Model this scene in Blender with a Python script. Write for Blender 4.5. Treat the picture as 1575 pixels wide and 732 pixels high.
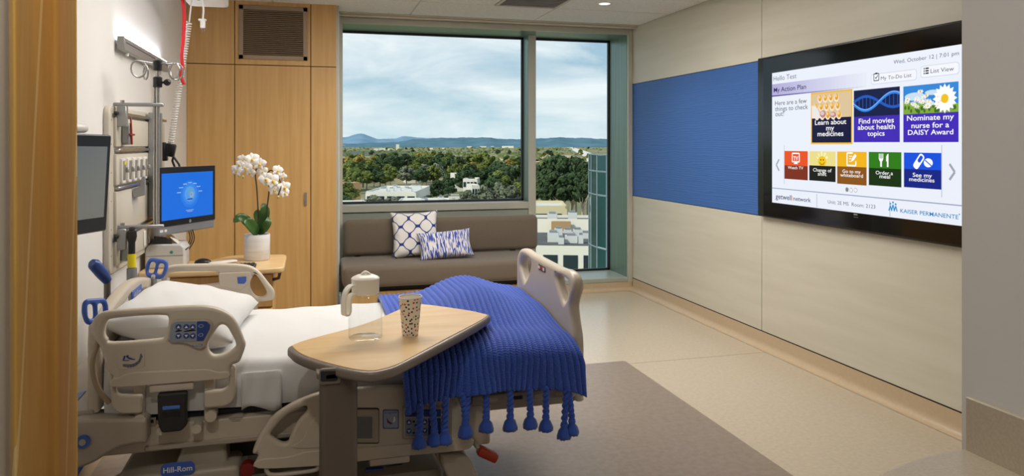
import bpy, bmesh, math, random
from mathutils import Vector, Matrix
random.seed(7)
for o in list(bpy.data.objects): bpy.data.objects.remove(o)
SC = bpy.context.scene
COL = SC.collection

# ------------------------------------------------------------------ camera
F_PX, W_PX, H_PX, HOR, CAM_Z = 1150.0, 1575.0, 732.0, 222.0, 1.5
YAW = math.atan((787.5 - 473.0) / F_PX)
cam_data = bpy.data.cameras.new('camera'); cam = bpy.data.objects.new('camera', cam_data); COL.objects.link(cam)
cam.location = (0, 0, CAM_Z); cam.rotation_euler = (math.pi / 2, 0, -YAW)
cam_data.sensor_fit = 'HORIZONTAL'; cam_data.sensor_width = 36.0
cam_data.lens = 36.0 * F_PX / W_PX
cam_data.shift_y = -(H_PX / 2 - HOR) / W_PX
cam_data.clip_start = 0.05; cam_data.clip_end = 30000
SC.camera = cam

# ------------------------------------------------------------------ sky, sun, lights, exposure
SC.view_settings.view_transform = 'Standard'; SC.view_settings.look = 'None'
SC.view_settings.exposure = 0.10; SC.view_settings.gamma = 1.0; SC.view_settings.use_curve_mapping = False
world = bpy.data.worlds.new('sky'); SC.world = world; world.use_nodes = True
wn, wl = world.node_tree.nodes, world.node_tree.links
wn.clear()
def wnode(t, **k):
    n = wn.new(t)
    for a, b in k.items(): setattr(n, a, b)
    return n
tc = wnode('ShaderNodeTexCoord'); sep = wnode('ShaderNodeSeparateXYZ'); wl.new(tc.outputs['Generated'], sep.inputs[0])
grad = wnode('ShaderNodeValToRGB'); wl.new(sep.outputs['Z'], grad.inputs[0])
grad.color_ramp.elements[0].position = 0.0; grad.color_ramp.elements[0].color = (0.56, 0.70, 0.745, 1)
grad.color_ramp.elements[1].position = 0.5; grad.color_ramp.elements[1].color = (0.30, 0.42, 0.60, 1)
e = grad.color_ramp.elements.new(0.1); e.color = (0.38, 0.53, 0.64, 1)
mp = wnode('ShaderNodeMapping'); mp.inputs['Scale'].default_value = (3.0, 3.0, 10.0); wl.new(tc.outputs['Generated'], mp.inputs[0])
cl = wnode('ShaderNodeTexNoise'); cl.inputs['Scale'].default_value = 1.5; cl.inputs['Detail'].default_value = 7; cl.inputs['Roughness'].default_value = 0.55; cl.inputs['Distortion'].default_value = 0.4
wl.new(mp.outputs[0], cl.inputs['Vector'])
cr = wnode('ShaderNodeValToRGB'); cr.color_ramp.elements[0].position = 0.42; cr.color_ramp.elements[1].position = 0.66
wl.new(cl.outputs['Fac'], cr.inputs[0])
mx = wnode('ShaderNodeMix', data_type='RGBA'); wl.new(cr.outputs[0], mx.inputs[0]); wl.new(grad.outputs[0], mx.inputs[6]); mx.inputs[7].default_value = (0.84, 0.86, 0.87, 1)
bg = wnode('ShaderNodeBackground'); bg.inputs['Strength'].default_value = 1.1; wl.new(mx.outputs[2], bg.inputs[0])
wo = wnode('ShaderNodeOutputWorld'); wl.new(bg.outputs[0], wo.inputs[0])

def lamp(name, typ, loc, energy, color, rot=(0, 0, 0), **k):
    d = bpy.data.lights.new(name, typ); d.energy = energy; d.color = color
    for a, b in k.items(): setattr(d, a, b)
    o = bpy.data.objects.new(name, d); COL.objects.link(o); o.location = loc; o.rotation_euler = rot
    return o
lamp('sun', 'SUN', (0, 0, 50), 3.4, (1.0, 0.90, 0.74), (math.radians(52), 0, math.radians(-62)), angle=math.radians(1.0))
WARM = (1.0, 0.95, 0.875)
lamp('ceiling_panel_light', 'AREA', (1.5, 4.9, 2.69), 52, WARM, shape='RECTANGLE', size=1.2, size_y=0.6)  # unseen area lamp added to light the deeper part of the room
lamp('bed_panel_light', 'AREA', (0.3, 3.9, 2.69), 32, WARM, shape='RECTANGLE', size=1.2, size_y=0.6)  # unseen lamp added above the bed to brighten the sheets
lamp('entry_fill_light', 'AREA', (0.3, 0.9, 2.69), 4, WARM, shape='RECTANGLE', size=0.6, size_y=0.6)  # weak unseen lamp added to light the space near the camera
for x, y, p in ((2.45, 5.95, 34), (2.45, 3.9, 27), (0.75, 6.0, 28), (2.3, 2.1, 4), (0.8, 0.45, 21)):  # first lights the visible fitting; others unseen, last added for the near wall
    lamp('downlight_and_fill_spot', 'SPOT', (x, y, 2.685), p, WARM, spot_size=math.radians(120), spot_blend=0.9, shadow_soft_size=0.06)

lamp('curtain_fill_spot', 'SPOT', (-0.35, 0.75, 2.68), 44, WARM, (math.radians(36), 0, math.radians(12)), spot_size=math.radians(75), spot_blend=0.8, shadow_soft_size=0.06)  # no fitting here; unseen spot added to brighten the curtain
# ------------------------------------------------------------------ helpers
SN, CS = math.sin(YAW), math.cos(YAW)
def ray(px, py):
    u = (px - 787.5) / F_PX; v = (HOR - py) / F_PX
    return Vector((SN + u * CS, CS - u * SN, v))
def PX(px, py, x): d = ray(px, py); t = x / d.x; return Vector((x, d.y * t, CAM_Z + d.z * t))
def PY(px, py, y): d = ray(px, py); t = y / d.y; return Vector((d.x * t, y, CAM_Z + d.z * t))
def PZ(px, py, z): d = ray(px, py); t = (z - CAM_Z) / d.z; return Vector((d.x * t, d.y * t, z))

def lin(c):
    if isinstance(c, str): c = tuple(int(c[i:i + 2], 16) for i in (0, 2, 4))
    r = []
    for v in c[:3]:
        v = v / 255.0
        r.append(v / 12.92 if v <= 0.04045 else ((v + 0.055) / 1.055) ** 2.4)
    return (r[0], r[1], r[2], 1.0)
MATS = {}
def mat(name, color, rough=0.5, metal=0.0, color2=None, scale=(8, 8, 8), detail=3, lo=0.35, hi=0.65, bump=0.0, bscale=None, coord='Object', spec=0.5, sheen=0.0, emit=0.0):
    if name in MATS: return MATS[name]
    m = bpy.data.materials.new(name); m.use_nodes = True; MATS[name] = m
    n, l = m.node_tree.nodes, m.node_tree.links; b = n['Principled BSDF']
    b.inputs['Base Color'].default_value = lin(color); b.inputs['Roughness'].default_value = rough; b.inputs['Metallic'].default_value = metal
    b.inputs['Specular IOR Level'].default_value = spec
    if sheen: b.inputs['Sheen Weight'].default_value = sheen
    if color2 or bump:
        t = n.new('ShaderNodeTexCoord'); p = n.new('ShaderNodeMapping'); p.inputs['Scale'].default_value = scale; l.new(t.outputs[coord], p.inputs[0])
        z = n.new('ShaderNodeTexNoise'); z.inputs['Scale'].default_value = 1.0; z.inputs['Detail'].default_value = detail; l.new(p.outputs[0], z.inputs['Vector'])
        if color2:
            r = n.new('ShaderNodeValToRGB'); r.color_ramp.elements[0].position = lo; r.color_ramp.elements[1].position = hi
            r.color_ramp.elements[0].color = lin(color); r.color_ramp.elements[1].color = lin(color2)
            l.new(z.outputs['Fac'], r.inputs[0]); l.new(r.outputs[0], b.inputs['Base Color'])
        if bump:
            src = z
            if bscale:
                p2 = n.new('ShaderNodeMapping'); p2.inputs['Scale'].default_value = bscale; l.new(t.outputs[coord], p2.inputs[0])
                src = n.new('ShaderNodeTexNoise'); src.inputs['Scale'].default_value = 1.0; src.inputs['Detail'].default_value = 2; l.new(p2.outputs[0], src.inputs['Vector'])
            u = n.new('ShaderNodeBump'); u.inputs['Strength'].default_value = bump; u.inputs['Distance'].default_value = 0.01
            l.new(src.outputs['Fac'], u.inputs['Height']); l.new(u.outputs[0], b.inputs['Normal'])
    return m
def em(color, s=1.0):
    name = 'lit_%s_%.2f' % (color if isinstance(color, str) else '%d_%d_%d' % color, s)
    if name in MATS: return MATS[name]
    m = bpy.data.materials.new(name); m.use_nodes = True; MATS[name] = m
    b = m.node_tree.nodes['Principled BSDF']; b.inputs['Base Color'].default_value = (0, 0, 0, 1); b.inputs['Roughness'].default_value = 0.3
    b.inputs['Specular IOR Level'].default_value = 0.2
    b.inputs['Emission Color'].default_value = lin(color); b.inputs['Emission Strength'].default_value = s
    return m
def glass(name, tint=(0.93, 0.97, 0.96), refl=1.0, rough=0.02):
    m = bpy.data.materials.new(name); m.use_nodes = True; n, l = m.node_tree.nodes, m.node_tree.links
    n.remove(n['Principled BSDF']); out = n['Material Output']
    t = n.new('ShaderNodeBsdfTransparent'); t.inputs[0].default_value = (*tint, 1)
    g = n.new('ShaderNodeBsdfGlossy'); g.inputs['Roughness'].default_value = rough
    f = n.new('ShaderNodeLayerWeight'); f.inputs[0].default_value = 0.5
    k = n.new('ShaderNodeMath'); k.operation = 'POWER'; k.inputs[1].default_value = 4.0; l.new(f.outputs['Facing'], k.inputs[0])
    k2 = n.new('ShaderNodeMath'); k2.operation = 'MULTIPLY_ADD'; k2.inputs[1].default_value = 0.6 * refl; k2.inputs[2].default_value = 0.04 * refl; l.new(k.outputs[0], k2.inputs[0]); k = k2
    x = n.new('ShaderNodeMixShader'); l.new(k.outputs[0], x.inputs[0]); l.new(t.outputs[0], x.inputs[1]); l.new(g.outputs[0], x.inputs[2]); l.new(x.outputs[0], out.inputs[0])
    return m

def link(name, me, m, parent=None, smooth=False):
    o = bpy.data.objects.new(name, me); COL.objects.link(o)
    if m is not None:
        me.materials.clear(); me.materials.append(m)
    if smooth:
        for p in me.polygons: p.use_smooth = True
    if parent is not None:
        o.parent = parent; o.matrix_parent_inverse = parent_world(parent).inverted()
    return o
def parent_world(p):
    m = Matrix.Translation(p.location) @ p.rotation_euler.to_matrix().to_4x4()
    if p.parent: m = parent_world(p.parent) @ p.matrix_parent_inverse @ m
    return m
def fin(name, bm, m, parent=None, smooth=False, angle=None):
    me = bpy.data.meshes.new(name); bmesh.ops.recalc_face_normals(bm, faces=bm.faces); bm.to_mesh(me); bm.free()
    o = link(name, me, m, parent, smooth or angle is not None)
    if angle is not None:
        try: me.set_sharp_from_angle(angle=math.radians(angle))
        except Exception: pass
    return o
def root(name, loc, label, cat, group=None):
    o = bpy.data.objects.new(name, None); COL.objects.link(o); o.location = loc; o.empty_display_size = 0.1
    return tag(o, label, cat, group)
def tag(o, label, cat, group=None):
    o['label'] = label; o['category'] = cat
    if group: o['group'] = group
    return o
def struct(o): o['kind'] = 'structure'; return o
def bx(bm, x0, x1, y0, y1, z0, z1, bev=0.0, seg=2):
    r = bmesh.ops.create_cube(bm, size=1.0)
    vs = r['verts']
    bmesh.ops.scale(bm, vec=(abs(x1 - x0), abs(y1 - y0), abs(z1 - z0)), verts=vs)
    bmesh.ops.translate(bm, vec=((x0 + x1) / 2, (y0 + y1) / 2, (z0 + z1) / 2), verts=vs)
    if bev:
        es = {e for v in vs for e in v.link_edges}
        bmesh.ops.bevel(bm, geom=list(es), offset=bev, segments=seg, profile=0.5, affect='EDGES')
def box(name, m, parent, x0, x1, y0, y1, z0, z1, bev=0.0, seg=2):
    bm = bmesh.new(); bx(bm, x0, x1, y0, y1, z0, z1, bev, seg)
    return fin(name, bm, m, parent, angle=40 if bev else None)
def rbox(name, m, parent, mtx, sx, sy, sz, bev=0.0, seg=2):
    bm = bmesh.new(); bx(bm, -sx / 2, sx / 2, -sy / 2, sy / 2, -sz / 2, sz / 2, bev, seg); bmesh.ops.transform(bm, matrix=mtx, verts=bm.verts)
    return fin(name, bm, m, parent, angle=40 if bev else None)
def curve_mesh(cu):
    o = bpy.data.objects.new('tmp', cu); COL.objects.link(o)
    me = bpy.data.meshes.new_from_object(o.evaluated_get(bpy.context.evaluated_depsgraph_get()))
    bpy.data.objects.remove(o); bpy.data.curves.remove(cu)
    return me
def catmull(pts, n=5, closed=True):
    N = len(pts); out = []
    rng = range(N) if closed else range(N - 1)
    for i in rng:
        if closed: a, b, c, d = (Vector(pts[(i + k - 1) % N]) for k in range(4))
        else: a, b, c, d = (Vector(pts[min(max(i + k - 1, 0), N - 1)]) for k in range(4))
        for k in range(n):
            t = k / n
            out.append(0.5 * ((2 * b) + (c - a) * t + (2 * a - 5 * b + 4 * c - d) * t * t + (3 * b - a - 3 * c + d) * t ** 3))
    if not closed: out.append(Vector(pts[-1]))
    return out
def rounded(pts, r, n=5):
    N = len(pts); out = []
    for i in range(N):
        p = Vector(pts[i]).to_2d(); a = Vector(pts[i - 1]).to_2d() - p; b = Vector(pts[(i + 1) % N]).to_2d() - p
        rr = min(r, a.length * 0.45, b.length * 0.45); A = p + a.normalized() * rr; B = p + b.normalized() * rr
        for k in range(n + 1):
            t = k / n; out.append(A * (1 - t) ** 2 + p * 2 * t * (1 - t) + B * t * t)
    return out
def plate(name, outlines, thick, bev, mtx, m, parent, res=2):
    """flat slab (with holes) whose outlines lie in local XY, extruded along local Z (centred)"""
    cu = bpy.data.curves.new('tmp', 'CURVE'); cu.dimensions = '2D'; cu.fill_mode = 'BOTH'
    cu.extrude = max(thick / 2 - bev, 0.0); cu.bevel_depth = bev; cu.bevel_resolution = res
    if bev: cu.offset = -bev
    for pts in outlines:
        s = cu.splines.new('POLY'); s.points.add(len(pts) - 1); s.use_cyclic_u = True
        for q, p in zip(s.points, pts): q.co = (p[0], p[1], 0, 1)
    me = curve_mesh(cu); me.transform(mtx)
    o = link(name, me, m, parent, True)
    try: me.set_sharp_from_angle(angle=math.radians(50))
    except Exception: pass
    return o
def XZ(y): return Matrix(((1, 0, 0, 0), (0, 0, -1, y), (0, 1, 0, 0), (0, 0, 0, 1)))       # local (a,b,c)->(a, y-c, b)
def YZ(x): return Matrix(((0, 0, -1, x), (-1, 0, 0, 0), (0, 1, 0, 0), (0, 0, 0, 1)))      # local (a,b,c)->(x-c, -a, b): faces -X, a = -y
def YZp(x): return Matrix(((0, 0, 1, x), (1, 0, 0, 0), (0, 1, 0, 0), (0, 0, 0, 1)))       # local (a,b,c)->(x+c, a, b): faces +X
def tube_bm(bm, pts, r, n=8, caps=True):
    pts = [Vector(p) for p in pts]; rs = r if isinstance(r, (list, tuple)) else [r] * len(pts)
    up = None; rings = []
    for i, p in enumerate(pts):
        d = (pts[min(i + 1, len(pts) - 1)] - pts[max(i - 1, 0)]).normalized()
        if up is None: up = d.orthogonal().normalized()
        else:
            up = up - d * up.dot(d)
            up = up.normalized() if up.length > 1e-6 else d.orthogonal().normalized()
        s = d.cross(up)
        rings.append([bm.verts.new(p + (up * math.cos(2 * math.pi * k / n) + s * math.sin(2 * math.pi * k / n)) * rs[i]) for k in range(n)])
    for a, b in zip(rings, rings[1:]):
        for k in range(n): bm.faces.new((a[k], a[(k + 1) % n], b[(k + 1) % n], b[k]))
    if caps: bm.faces.new(rings[0][::-1]); bm.faces.new(rings[-1])
def tube(name, m, parent, pts, r, n=10, caps=True):
    bm = bmesh.new(); tube_bm(bm, pts, r, n, caps); return fin(name, bm, m, parent, angle=50)
def lathe_bm(bm, prof, c=(0, 0, 0), n=32, sq=0.0, uv=False):
    rings = []
    for r, z in prof:
        ring = []
        for k in range(n):
            a = 2 * math.pi * k / n; q = 1.0
            if sq: q = 1.0 / max(abs(math.cos(a)) ** (2 + sq) + abs(math.sin(a)) ** (2 + sq), 1e-6) ** (1 / (2 + sq))
            ring.append(bm.verts.new((c[0] + r * q * math.cos(a), c[1] + r * q * math.sin(a), c[2] + z)))
        rings.append(ring)
    L = bm.loops.layers.uv.verify() if uv else None
    for i, (a, b) in enumerate(zip(rings, rings[1:])):
        for k in range(n):
            f = bm.faces.new((a[k], a[(k + 1) % n], b[(k + 1) % n], b[k]))
            if uv:
                for lp, (uu, vv) in zip(f.loops, ((k, i), (k + 1, i), (k + 1, i + 1), (k, i + 1))): lp[L].uv = (uu / n, prof[vv][1])
    return rings
def lathe(name, m, parent, prof, c=(0, 0, 0), n=32, sq=0.0, uv=False, angle=40):
    bm = bmesh.new(); lathe_bm(bm, prof, c, n, sq, uv); return fin(name, bm, m, parent, angle=angle)
def ball_bm(bm, c, r, sc=(1, 1, 1), sub=2):
    q = bmesh.ops.create_icosphere(bm, subdivisions=sub, radius=r); bmesh.ops.scale(bm, vec=sc, verts=q['verts']); bmesh.ops.translate(bm, vec=c, verts=q['verts'])
def text_mesh(s, width=None, height=None, bold=0.0, depth=0.0005, align='LEFT'):
    cu = bpy.data.curves.new('tmp', 'FONT'); cu.body = s; cu.size = 1.0; cu.extrude = 0.0; cu.offset = bold; cu.resolution_u = 3
    o = bpy.data.objects.new('tmp', cu); COL.objects.link(o)
    me = bpy.data.meshes.new_from_object(o.evaluated_get(bpy.context.evaluated_depsgraph_get()))
    bpy.data.objects.remove(o); bpy.data.curves.remove(cu)
    xs = [v.co.x for v in me.vertices]; x0, x1 = min(xs), max(xs); ys = [v.co.y for v in me.vertices]
    k = (width / (x1 - x0)) if width else 1.0; ky = (height / (max(ys) - min(ys))) if height else k
    if not width: k = ky
    off = (x0 + x1) / 2 if align == 'CENTER' else x0
    for v in me.vertices: v.co = ((v.co.x - off) * k, v.co.y * ky, 0)
    return me
def lettering(s, mtx, m, parent, width=None, height=None, bold=0.0, align='LEFT', name='lettering', squash=1.0):
    me = text_mesh(s, width, height, bold, align=align); me.transform(Matrix.Diagonal((1, squash, 1, 1))); me.transform(mtx); return link(name, me, m, parent)
def cushion_bm(bm, w, h, t, nx=28, ny=28, pinch=0.10, uvs=(1, 1), seed=0, wr=0.0, power=0.55):
    L = bm.loops.layers.uv.verify(); rnd = random.Random(seed); ph = [rnd.uniform(0, 6.28) for _ in range(6)]
    def pt(i, j, side):
        a = i / nx * 2 - 1; b = j / ny * 2 - 1
        ka = 1 - pinch * (1 - a * a) ** 1.0 * abs(b) ** 3; kb = 1 - pinch * (1 - b * b) * abs(a) ** 3
        th = t * max((1 - a ** 4) * (1 - b ** 4), 0) ** power
        zz = side * th * 0.5
        if wr: zz += side * wr * min(th / t * 2, 1) * (math.sin(6 * a + 3 * b + ph[0]) * math.sin(5 * b - 2 * a + ph[1]) + 0.6 * math.sin(11 * a + ph[2]) * math.cos(9 * b + 4 * a + ph[3]))
        return Vector((a * kb * w / 2, b * ka * h / 2, zz))
    for side in (1, -1):
        V = [[bm.verts.new(pt(i, j, side)) for j in range(ny + 1)] for i in range(nx + 1)]
        for i in range(nx):
            for j in range(ny):
                q = [(i, j), (i + 1, j), (i + 1, j + 1), (i, j + 1)]
                if side < 0: q = q[::-1]
                f = bm.faces.new([V[a][b] for a, b in q])
                for lp, (a, b) in zip(f.loops, q): lp[L].uv = (a / nx * uvs[0], b / ny * uvs[1])
    bmesh.ops.remove_doubles(bm, verts=bm.verts, dist=0.0006)
def copy_tree(o, parent=None):
    c = o.copy(); COL.objects.link(c)
    if parent is not None: c.parent = parent
    for ch in list(o.children): copy_tree(ch, c)
    return c

# ------------------------------------------------------------------ materials
M_WALL = mat('wall_paint', 'dfddda', 0.55, bump=0.03, scale=(60, 60, 60))
M_BEIGE = mat('beige_laminate', 'ccc7b8', 0.42, color2='c5c0b0', scale=(3, 1.2, 14))
M_CEIL = mat('ceiling_tile', 'eae8e5', 0.9, color2='e0ddd9', scale=(40, 40, 40), bump=0.25, bscale=(160, 160, 160))
M_TBAR = mat('ceiling_grid', 'd0cdc8', 0.6)
M_FLOOR = mat('floor_linoleum', 'c0b4a0', 0.22, color2='b5a893', scale=(45, 45, 45), detail=6, lo=0.2, hi=0.8, spec=0.45)
M_INLAY = mat('floor_inlay', '8f8175', 0.33, color2='857768', scale=(30, 30, 30), detail=6, spec=0.4)
M_COVE = mat('cove_base', 'c2ad90', 0.35, color2='b6a082', scale=(50, 50, 50), detail=6, lo=0.1, hi=0.9)
M_DARK = mat('dark_joint', '2a2520', 0.8)
M_WOOD = mat('maple_veneer', 'cda469', 0.42, color2='c2985c', scale=(30, 30, 1.4), detail=5, bump=0.02)
M_TABLEWOOD = mat('maple_top', 'dfc294', 0.32, color2='cfa974', scale=(2.6, 16, 10), detail=7, lo=0.3, hi=0.75)
M_ALU = mat('window_aluminium', 'bfbdae', 0.42, 0.25)
M_GREEN = mat('reveal_green_metal', '7f9488', 0.34, 0.45, color2='73887d', scale=(30, 30, 1))
M_GASKET = mat('black_gasket', '14191a', 0.5)
M_CREAM = mat('bed_plastic', 'c4b8a6', 0.38, bump=0.015, scale=(200, 200, 200))
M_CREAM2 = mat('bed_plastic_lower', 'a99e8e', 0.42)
M_TAUPE = mat('taupe_metal', '7c7268', 0.38, 0.2)
M_BLACK = mat('black_plastic', '15151a', 0.35)
M_BLACKM = mat('black_matte', '232120', 0.6)
M_BLUE = mat('blue_plastic', '3b5fb4', 0.35)
M_NAVY = mat('navy_print', '2d4488', 0.5)
M_STEEL = mat('steel', 'b4b3b0', 0.25, 0.9)
M_GREY = mat('grey_metal', 'a2a3a3', 0.4, 0.5)
M_WHITE = mat('white_plastic', 'e6e4df', 0.4)
M_SHEET = mat('white_cotton', 'd6d5d4', 0.85, bump=0.3, scale=(9, 9, 9), detail=4, sheen=0.2)
M_SOFA = mat('taupe_upholstery', '6e6153', 0.85, color2='635748', scale=(300, 300, 300), bump=0.25, bscale=(420, 420, 420), sheen=0.25)
M_RED = mat('red_plastic', 'b3261c', 0.4)
M_YELLOW = mat('yellow_label', 'e6d413', 0.5)
M_HEADWALL = mat('headwall_panel_paint', 'c9c2b4', 0.45)
M_SILVER = mat('silver_plastic', '8f9196', 0.35, 0.4)
M_LEAFY = mat('orchid_leaf', '2f4f1f', 0.32, color2='3d6027', scale=(14, 14, 14))
M_STEM = mat('orchid_stem', '40331c', 0.6)
M_PETAL = mat('orchid_petal', 'f3f0ec', 0.6, sheen=0.2)
M_GLASS = glass('window_glass', (0.93, 0.965, 0.97), 0.03, 0.12)
M_CLEAR = glass('clear_glass', (0.965, 0.975, 0.975), 1.3)

# ================================================================== SETTING
XL, XR, YW, YC, ZT = -0.96, 3.24, 7.13, 6.64, 2.71
Y0 = -1.8; YG = 7.62
fl = struct(box('floor', M_FLOOR, None, XL - 0.2, XR + 0.2, Y0 - 0.2, YG + 0.05, -0.12, 0.0))
box('inlay', M_INLAY, fl, XL, 2.12, Y0, 4.79, -0.002, 0.0012)
box('seam', mat('floor_seam', '8e7c63', 0.5), fl, 2.12, XR - 0.03, 4.72, 4.723, -0.002, 0.0008)
# walls
struct(box('wall_left', M_WALL, None, XL - 0.2, XL, Y0, YG, 0, ZT + 0.1))
struct(box('wall_front', M_WALL, None, XL - 0.2, XR + 0.2, Y0 - 0.2, Y0, 0, ZT + 0.1))
wr = struct(box('wall_right', M_DARK, None, XR + 0.012, XR + 0.2, Y0, YG + 0.02, 0, ZT + 0.1))
M_BLUEPANEL = mat('blue_wave_panel', '3863a8', 0.5)
n, l = M_BLUEPANEL.node_tree.nodes, M_BLUEPANEL.node_tree.links
t = n.new('ShaderNodeTexCoord'); p = n.new('ShaderNodeMapping'); p.inputs['Scale'].default_value = (1, 1.2, 11.0); l.new(t.outputs['Object'], p.inputs[0])
w = n.new('ShaderNodeTexWave'); w.bands_direction = 'Z'; w.inputs['Scale'].default_value = 1.7; w.inputs['Distortion'].default_value = 9.0; w.inputs['Detail'].default_value = 1.5; w.inputs['Detail Scale'].default_value = 1.2; l.new(p.outputs[0], w.inputs['Vector'])
u = n.new('ShaderNodeBump'); u.inputs['Strength'].default_value = 0.16; u.inputs['Distance'].default_value = 0.01; l.new(w.outputs['Fac'], u.inputs['Height']); l.new(u.outputs[0], n['Principled BSDF'].inputs['Normal'])
g = 0.0025
def wpanel(y0, y1, z0, z1, m): return box('panel', m, wr, XR, XR + 0.02, y0 + g, y1 - g, z0 + g, z1 - g, 0.0015, 1)
wpanel(4.846, 7.125, 2.12, ZT, M_BEIGE); wpanel(4.846, 7.125, 0.97, 2.12, M_BLUEPANEL)['label'] = 'blue panel with wavy relief'
wpanel(4.846, 7.125, 0.122, 0.97, M_BEIGE)
wpanel(1.24, 4.846, 0.122, ZT, M_BEIGE)
# near wall block with the vanity
struct(box('wall_near', M_WALL, None, 1.302, XR, Y0, 1.243, 0, ZT))
# wall around the window
wb = struct(box('wall_back', M_WALL, None, XL, 0.282, YC + 0.35, YG, 0, ZT))
box('header', M_WALL, wb, 0.282, XR, YW, YG, 2.69, ZT + 0.1)
struct(box('trim_2', M_ALU, None, 0.248, 0.262, YC + 0.02, YW, 0, ZT))
# right baseboard with a cove
def cove(name, pts, axis_len, fn):
    bm = bmesh.new(); rows = []
    for s in axis_len: rows.append([bm.verts.new(fn(a, b, s)) for a, b in pts])
    for A, B in zip(rows, rows[1:]):
        for i in range(len(pts) - 1): bm.faces.new((A[i], A[i + 1], B[i + 1], B[i]))
    return struct(fin(name, bm, M_COVE, None, angle=60))
prof = [(0.0, 0.118), (0.006, 0.118), (0.006, 0.05)] + [(0.006 + 0.048 * (1 - math.cos(k / 6 * math.pi / 2)), 0.05 - 0.0485 * math.sin(k / 6 * math.pi / 2)) for k in range(1, 7)]
cove('baseboard_right', prof, [1.24, 4.72, YW - 0.02], lambda a, b, s: (XR - a, s, b))
cove('baseboard_back', [(a, b * 0.085 / 0.118) for a, b in prof], [0.3, XR - 0.006], lambda a, b, s: (s, YW - a - 0.005, b))
struct(box('baseboard_left', M_COVE, None, XL, XL + 0.012, Y0, YC, 0, 0.1))
# ceiling
ce = struct(box('ceiling', M_TBAR, None, XL - 0.2, XR + 0.2, Y0 - 0.2, YG, ZT, ZT + 0.12))
xs = [XL, -0.284, 0.916, 2.12, XR]; ys = [6.95, 6.28] + [6.28 - 0.61 * k for k in range(1, 14)]
for i in range(4):
    for j in range(len(ys) - 1):
        y1, y0 = ys[j], max(ys[j + 1], Y0)
        if i == 2 and j == 1: box('tile', M_CEIL, ce, xs[i] + 0.009, 1.555, y0 + 0.009, y1 - 0.009, ZT - 0.006, ZT + 0.004); continue
        if y1 > y0: box('tile', M_CEIL, ce, xs[i] + 0.009, xs[i + 1] - 0.009, y0 + 0.009, y1 - 0.009, ZT - 0.006, ZT + 0.004)
tr = struct(box('trim_1', mat('track_white', 'c9c2b2', 0.4), None, 0.262, XR - 0.004, 6.955, YW, ZT - 0.012, ZT + 0.01))
tube('track', mat('track_cream', 'cfc5b0', 0.35), tr, [(0.27, 7.02, 2.688), (XR - 0.01, 7.02, 2.688)], 0.014, 10)
cv = root('ceiling_vent', (1.83, 5.97, ZT), 'grey square air diffuser set in the ceiling near the window', 'vent')
MV = mat('vent_grey', 'c2bfba', 0.5)
bm = bmesh.new()
for a in ((1.56, 1.585, 5.68, 6.27), (2.085, 2.11, 5.68, 6.27), (1.56, 2.11, 5.68, 5.705), (1.56, 2.11, 6.245, 6.27)): bx(bm, *a, ZT - 0.016, ZT)
fin('frame', bm, MV, cv)
box('backing', mat('vent_backing', '8d8a86', .7), cv, 1.58, 2.09, 5.70, 6.25, ZT - 0.0015, ZT - 0.0005)
for k in range(9): rbox('slat', MV, cv, Matrix.Translation((1.835, 5.735 + k * 0.06, ZT - 0.008)) @ Matrix.Rotation(0.5, 4, 'X'), 0.5, 0.045, 0.003)
dl = root('downlight', (2.447, 5.95, ZT), 'small round recessed downlight glowing in the ceiling', 'light')
lathe('trim_ring', M_WHITE, dl, [(0.048, -0.012), (0.062, -0.012), (0.066, -0.006)], (2.447, 5.95, ZT), 28)
bm = bmesh.new(); bmesh.ops.create_circle(bm, cap_ends=True, segments=24, radius=0.049); bmesh.ops.translate(bm, vec=(2.447, 5.95, ZT - 0.0095), verts=bm.verts); fin('lens', bm, em('fff4e0', 3.0), dl)

# window
wi = struct(root('window_1', (1.75, YW, 0), 'window', 'window')); del wi['category']; del wi['label']
FX0, FX1, FZ0, FZ1 = 0.315, 3.192, 0.128, 2.632
bm = bmesh.new()
bx(bm, 0.282, FX0, YW - 0.012, YG, FZ0, 2.685); bx(bm, FX1, XR - 0.004, YW - 0.012, YG, 0.083, 2.685); bx(bm, FX0, FX1, YW - 0.012, YW + 0.03, FZ1, 2.685)
fin('frame', bm, M_ALU, wi)
bm = bmesh.new(); bx(bm, FX0, FX1, YW + 0.03, YG, FZ1, 2.685); bx(bm, FX1 - 0.004, FX1, YW + 0.028, YG, FZ0, FZ1); fin('reveal', bm, M_GREEN, wi)
bm = bmesh.new(); bx(bm, FX0, FX1, YW + 0.0, YG, 0.083, FZ0, 0.004, 1); bx(bm, FX0, FX1, YW + 0.002, YG, 0.0, 0.083); fin('sill', bm, mat('sill_stone', 'a3aa9b', 0.35), wi)
MX0, MX1, YM = 2.207, 2.287, 7.42
bm = bmesh.new(); bx(bm, MX0, MX1, YM, YG + 0.03, FZ0, FZ1, 0.002, 1); fin('mullion', bm, M_ALU, wi)
bm = bmesh.new(); bx(bm, MX0 - 0.003, MX0, YM + 0.012, YG - 0.02, 0.9, FZ1); fin('mullion_cover', bm, M_GREEN, wi)
bm = bmesh.new(); bx(bm, FX0, MX0, YM, YG + 0.03, 0.836, 0.905, 0.003, 1); fin('sill_rail', bm, M_ALU, wi)
bm = bmesh.new(); bx(bm, FX0, MX0, YM + 0.02, YG + 0.02, FZ0, 0.828); fin('spandrel', bm, mat('spandrel', '9fa497', 0.4, 0.2), wi)
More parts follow.
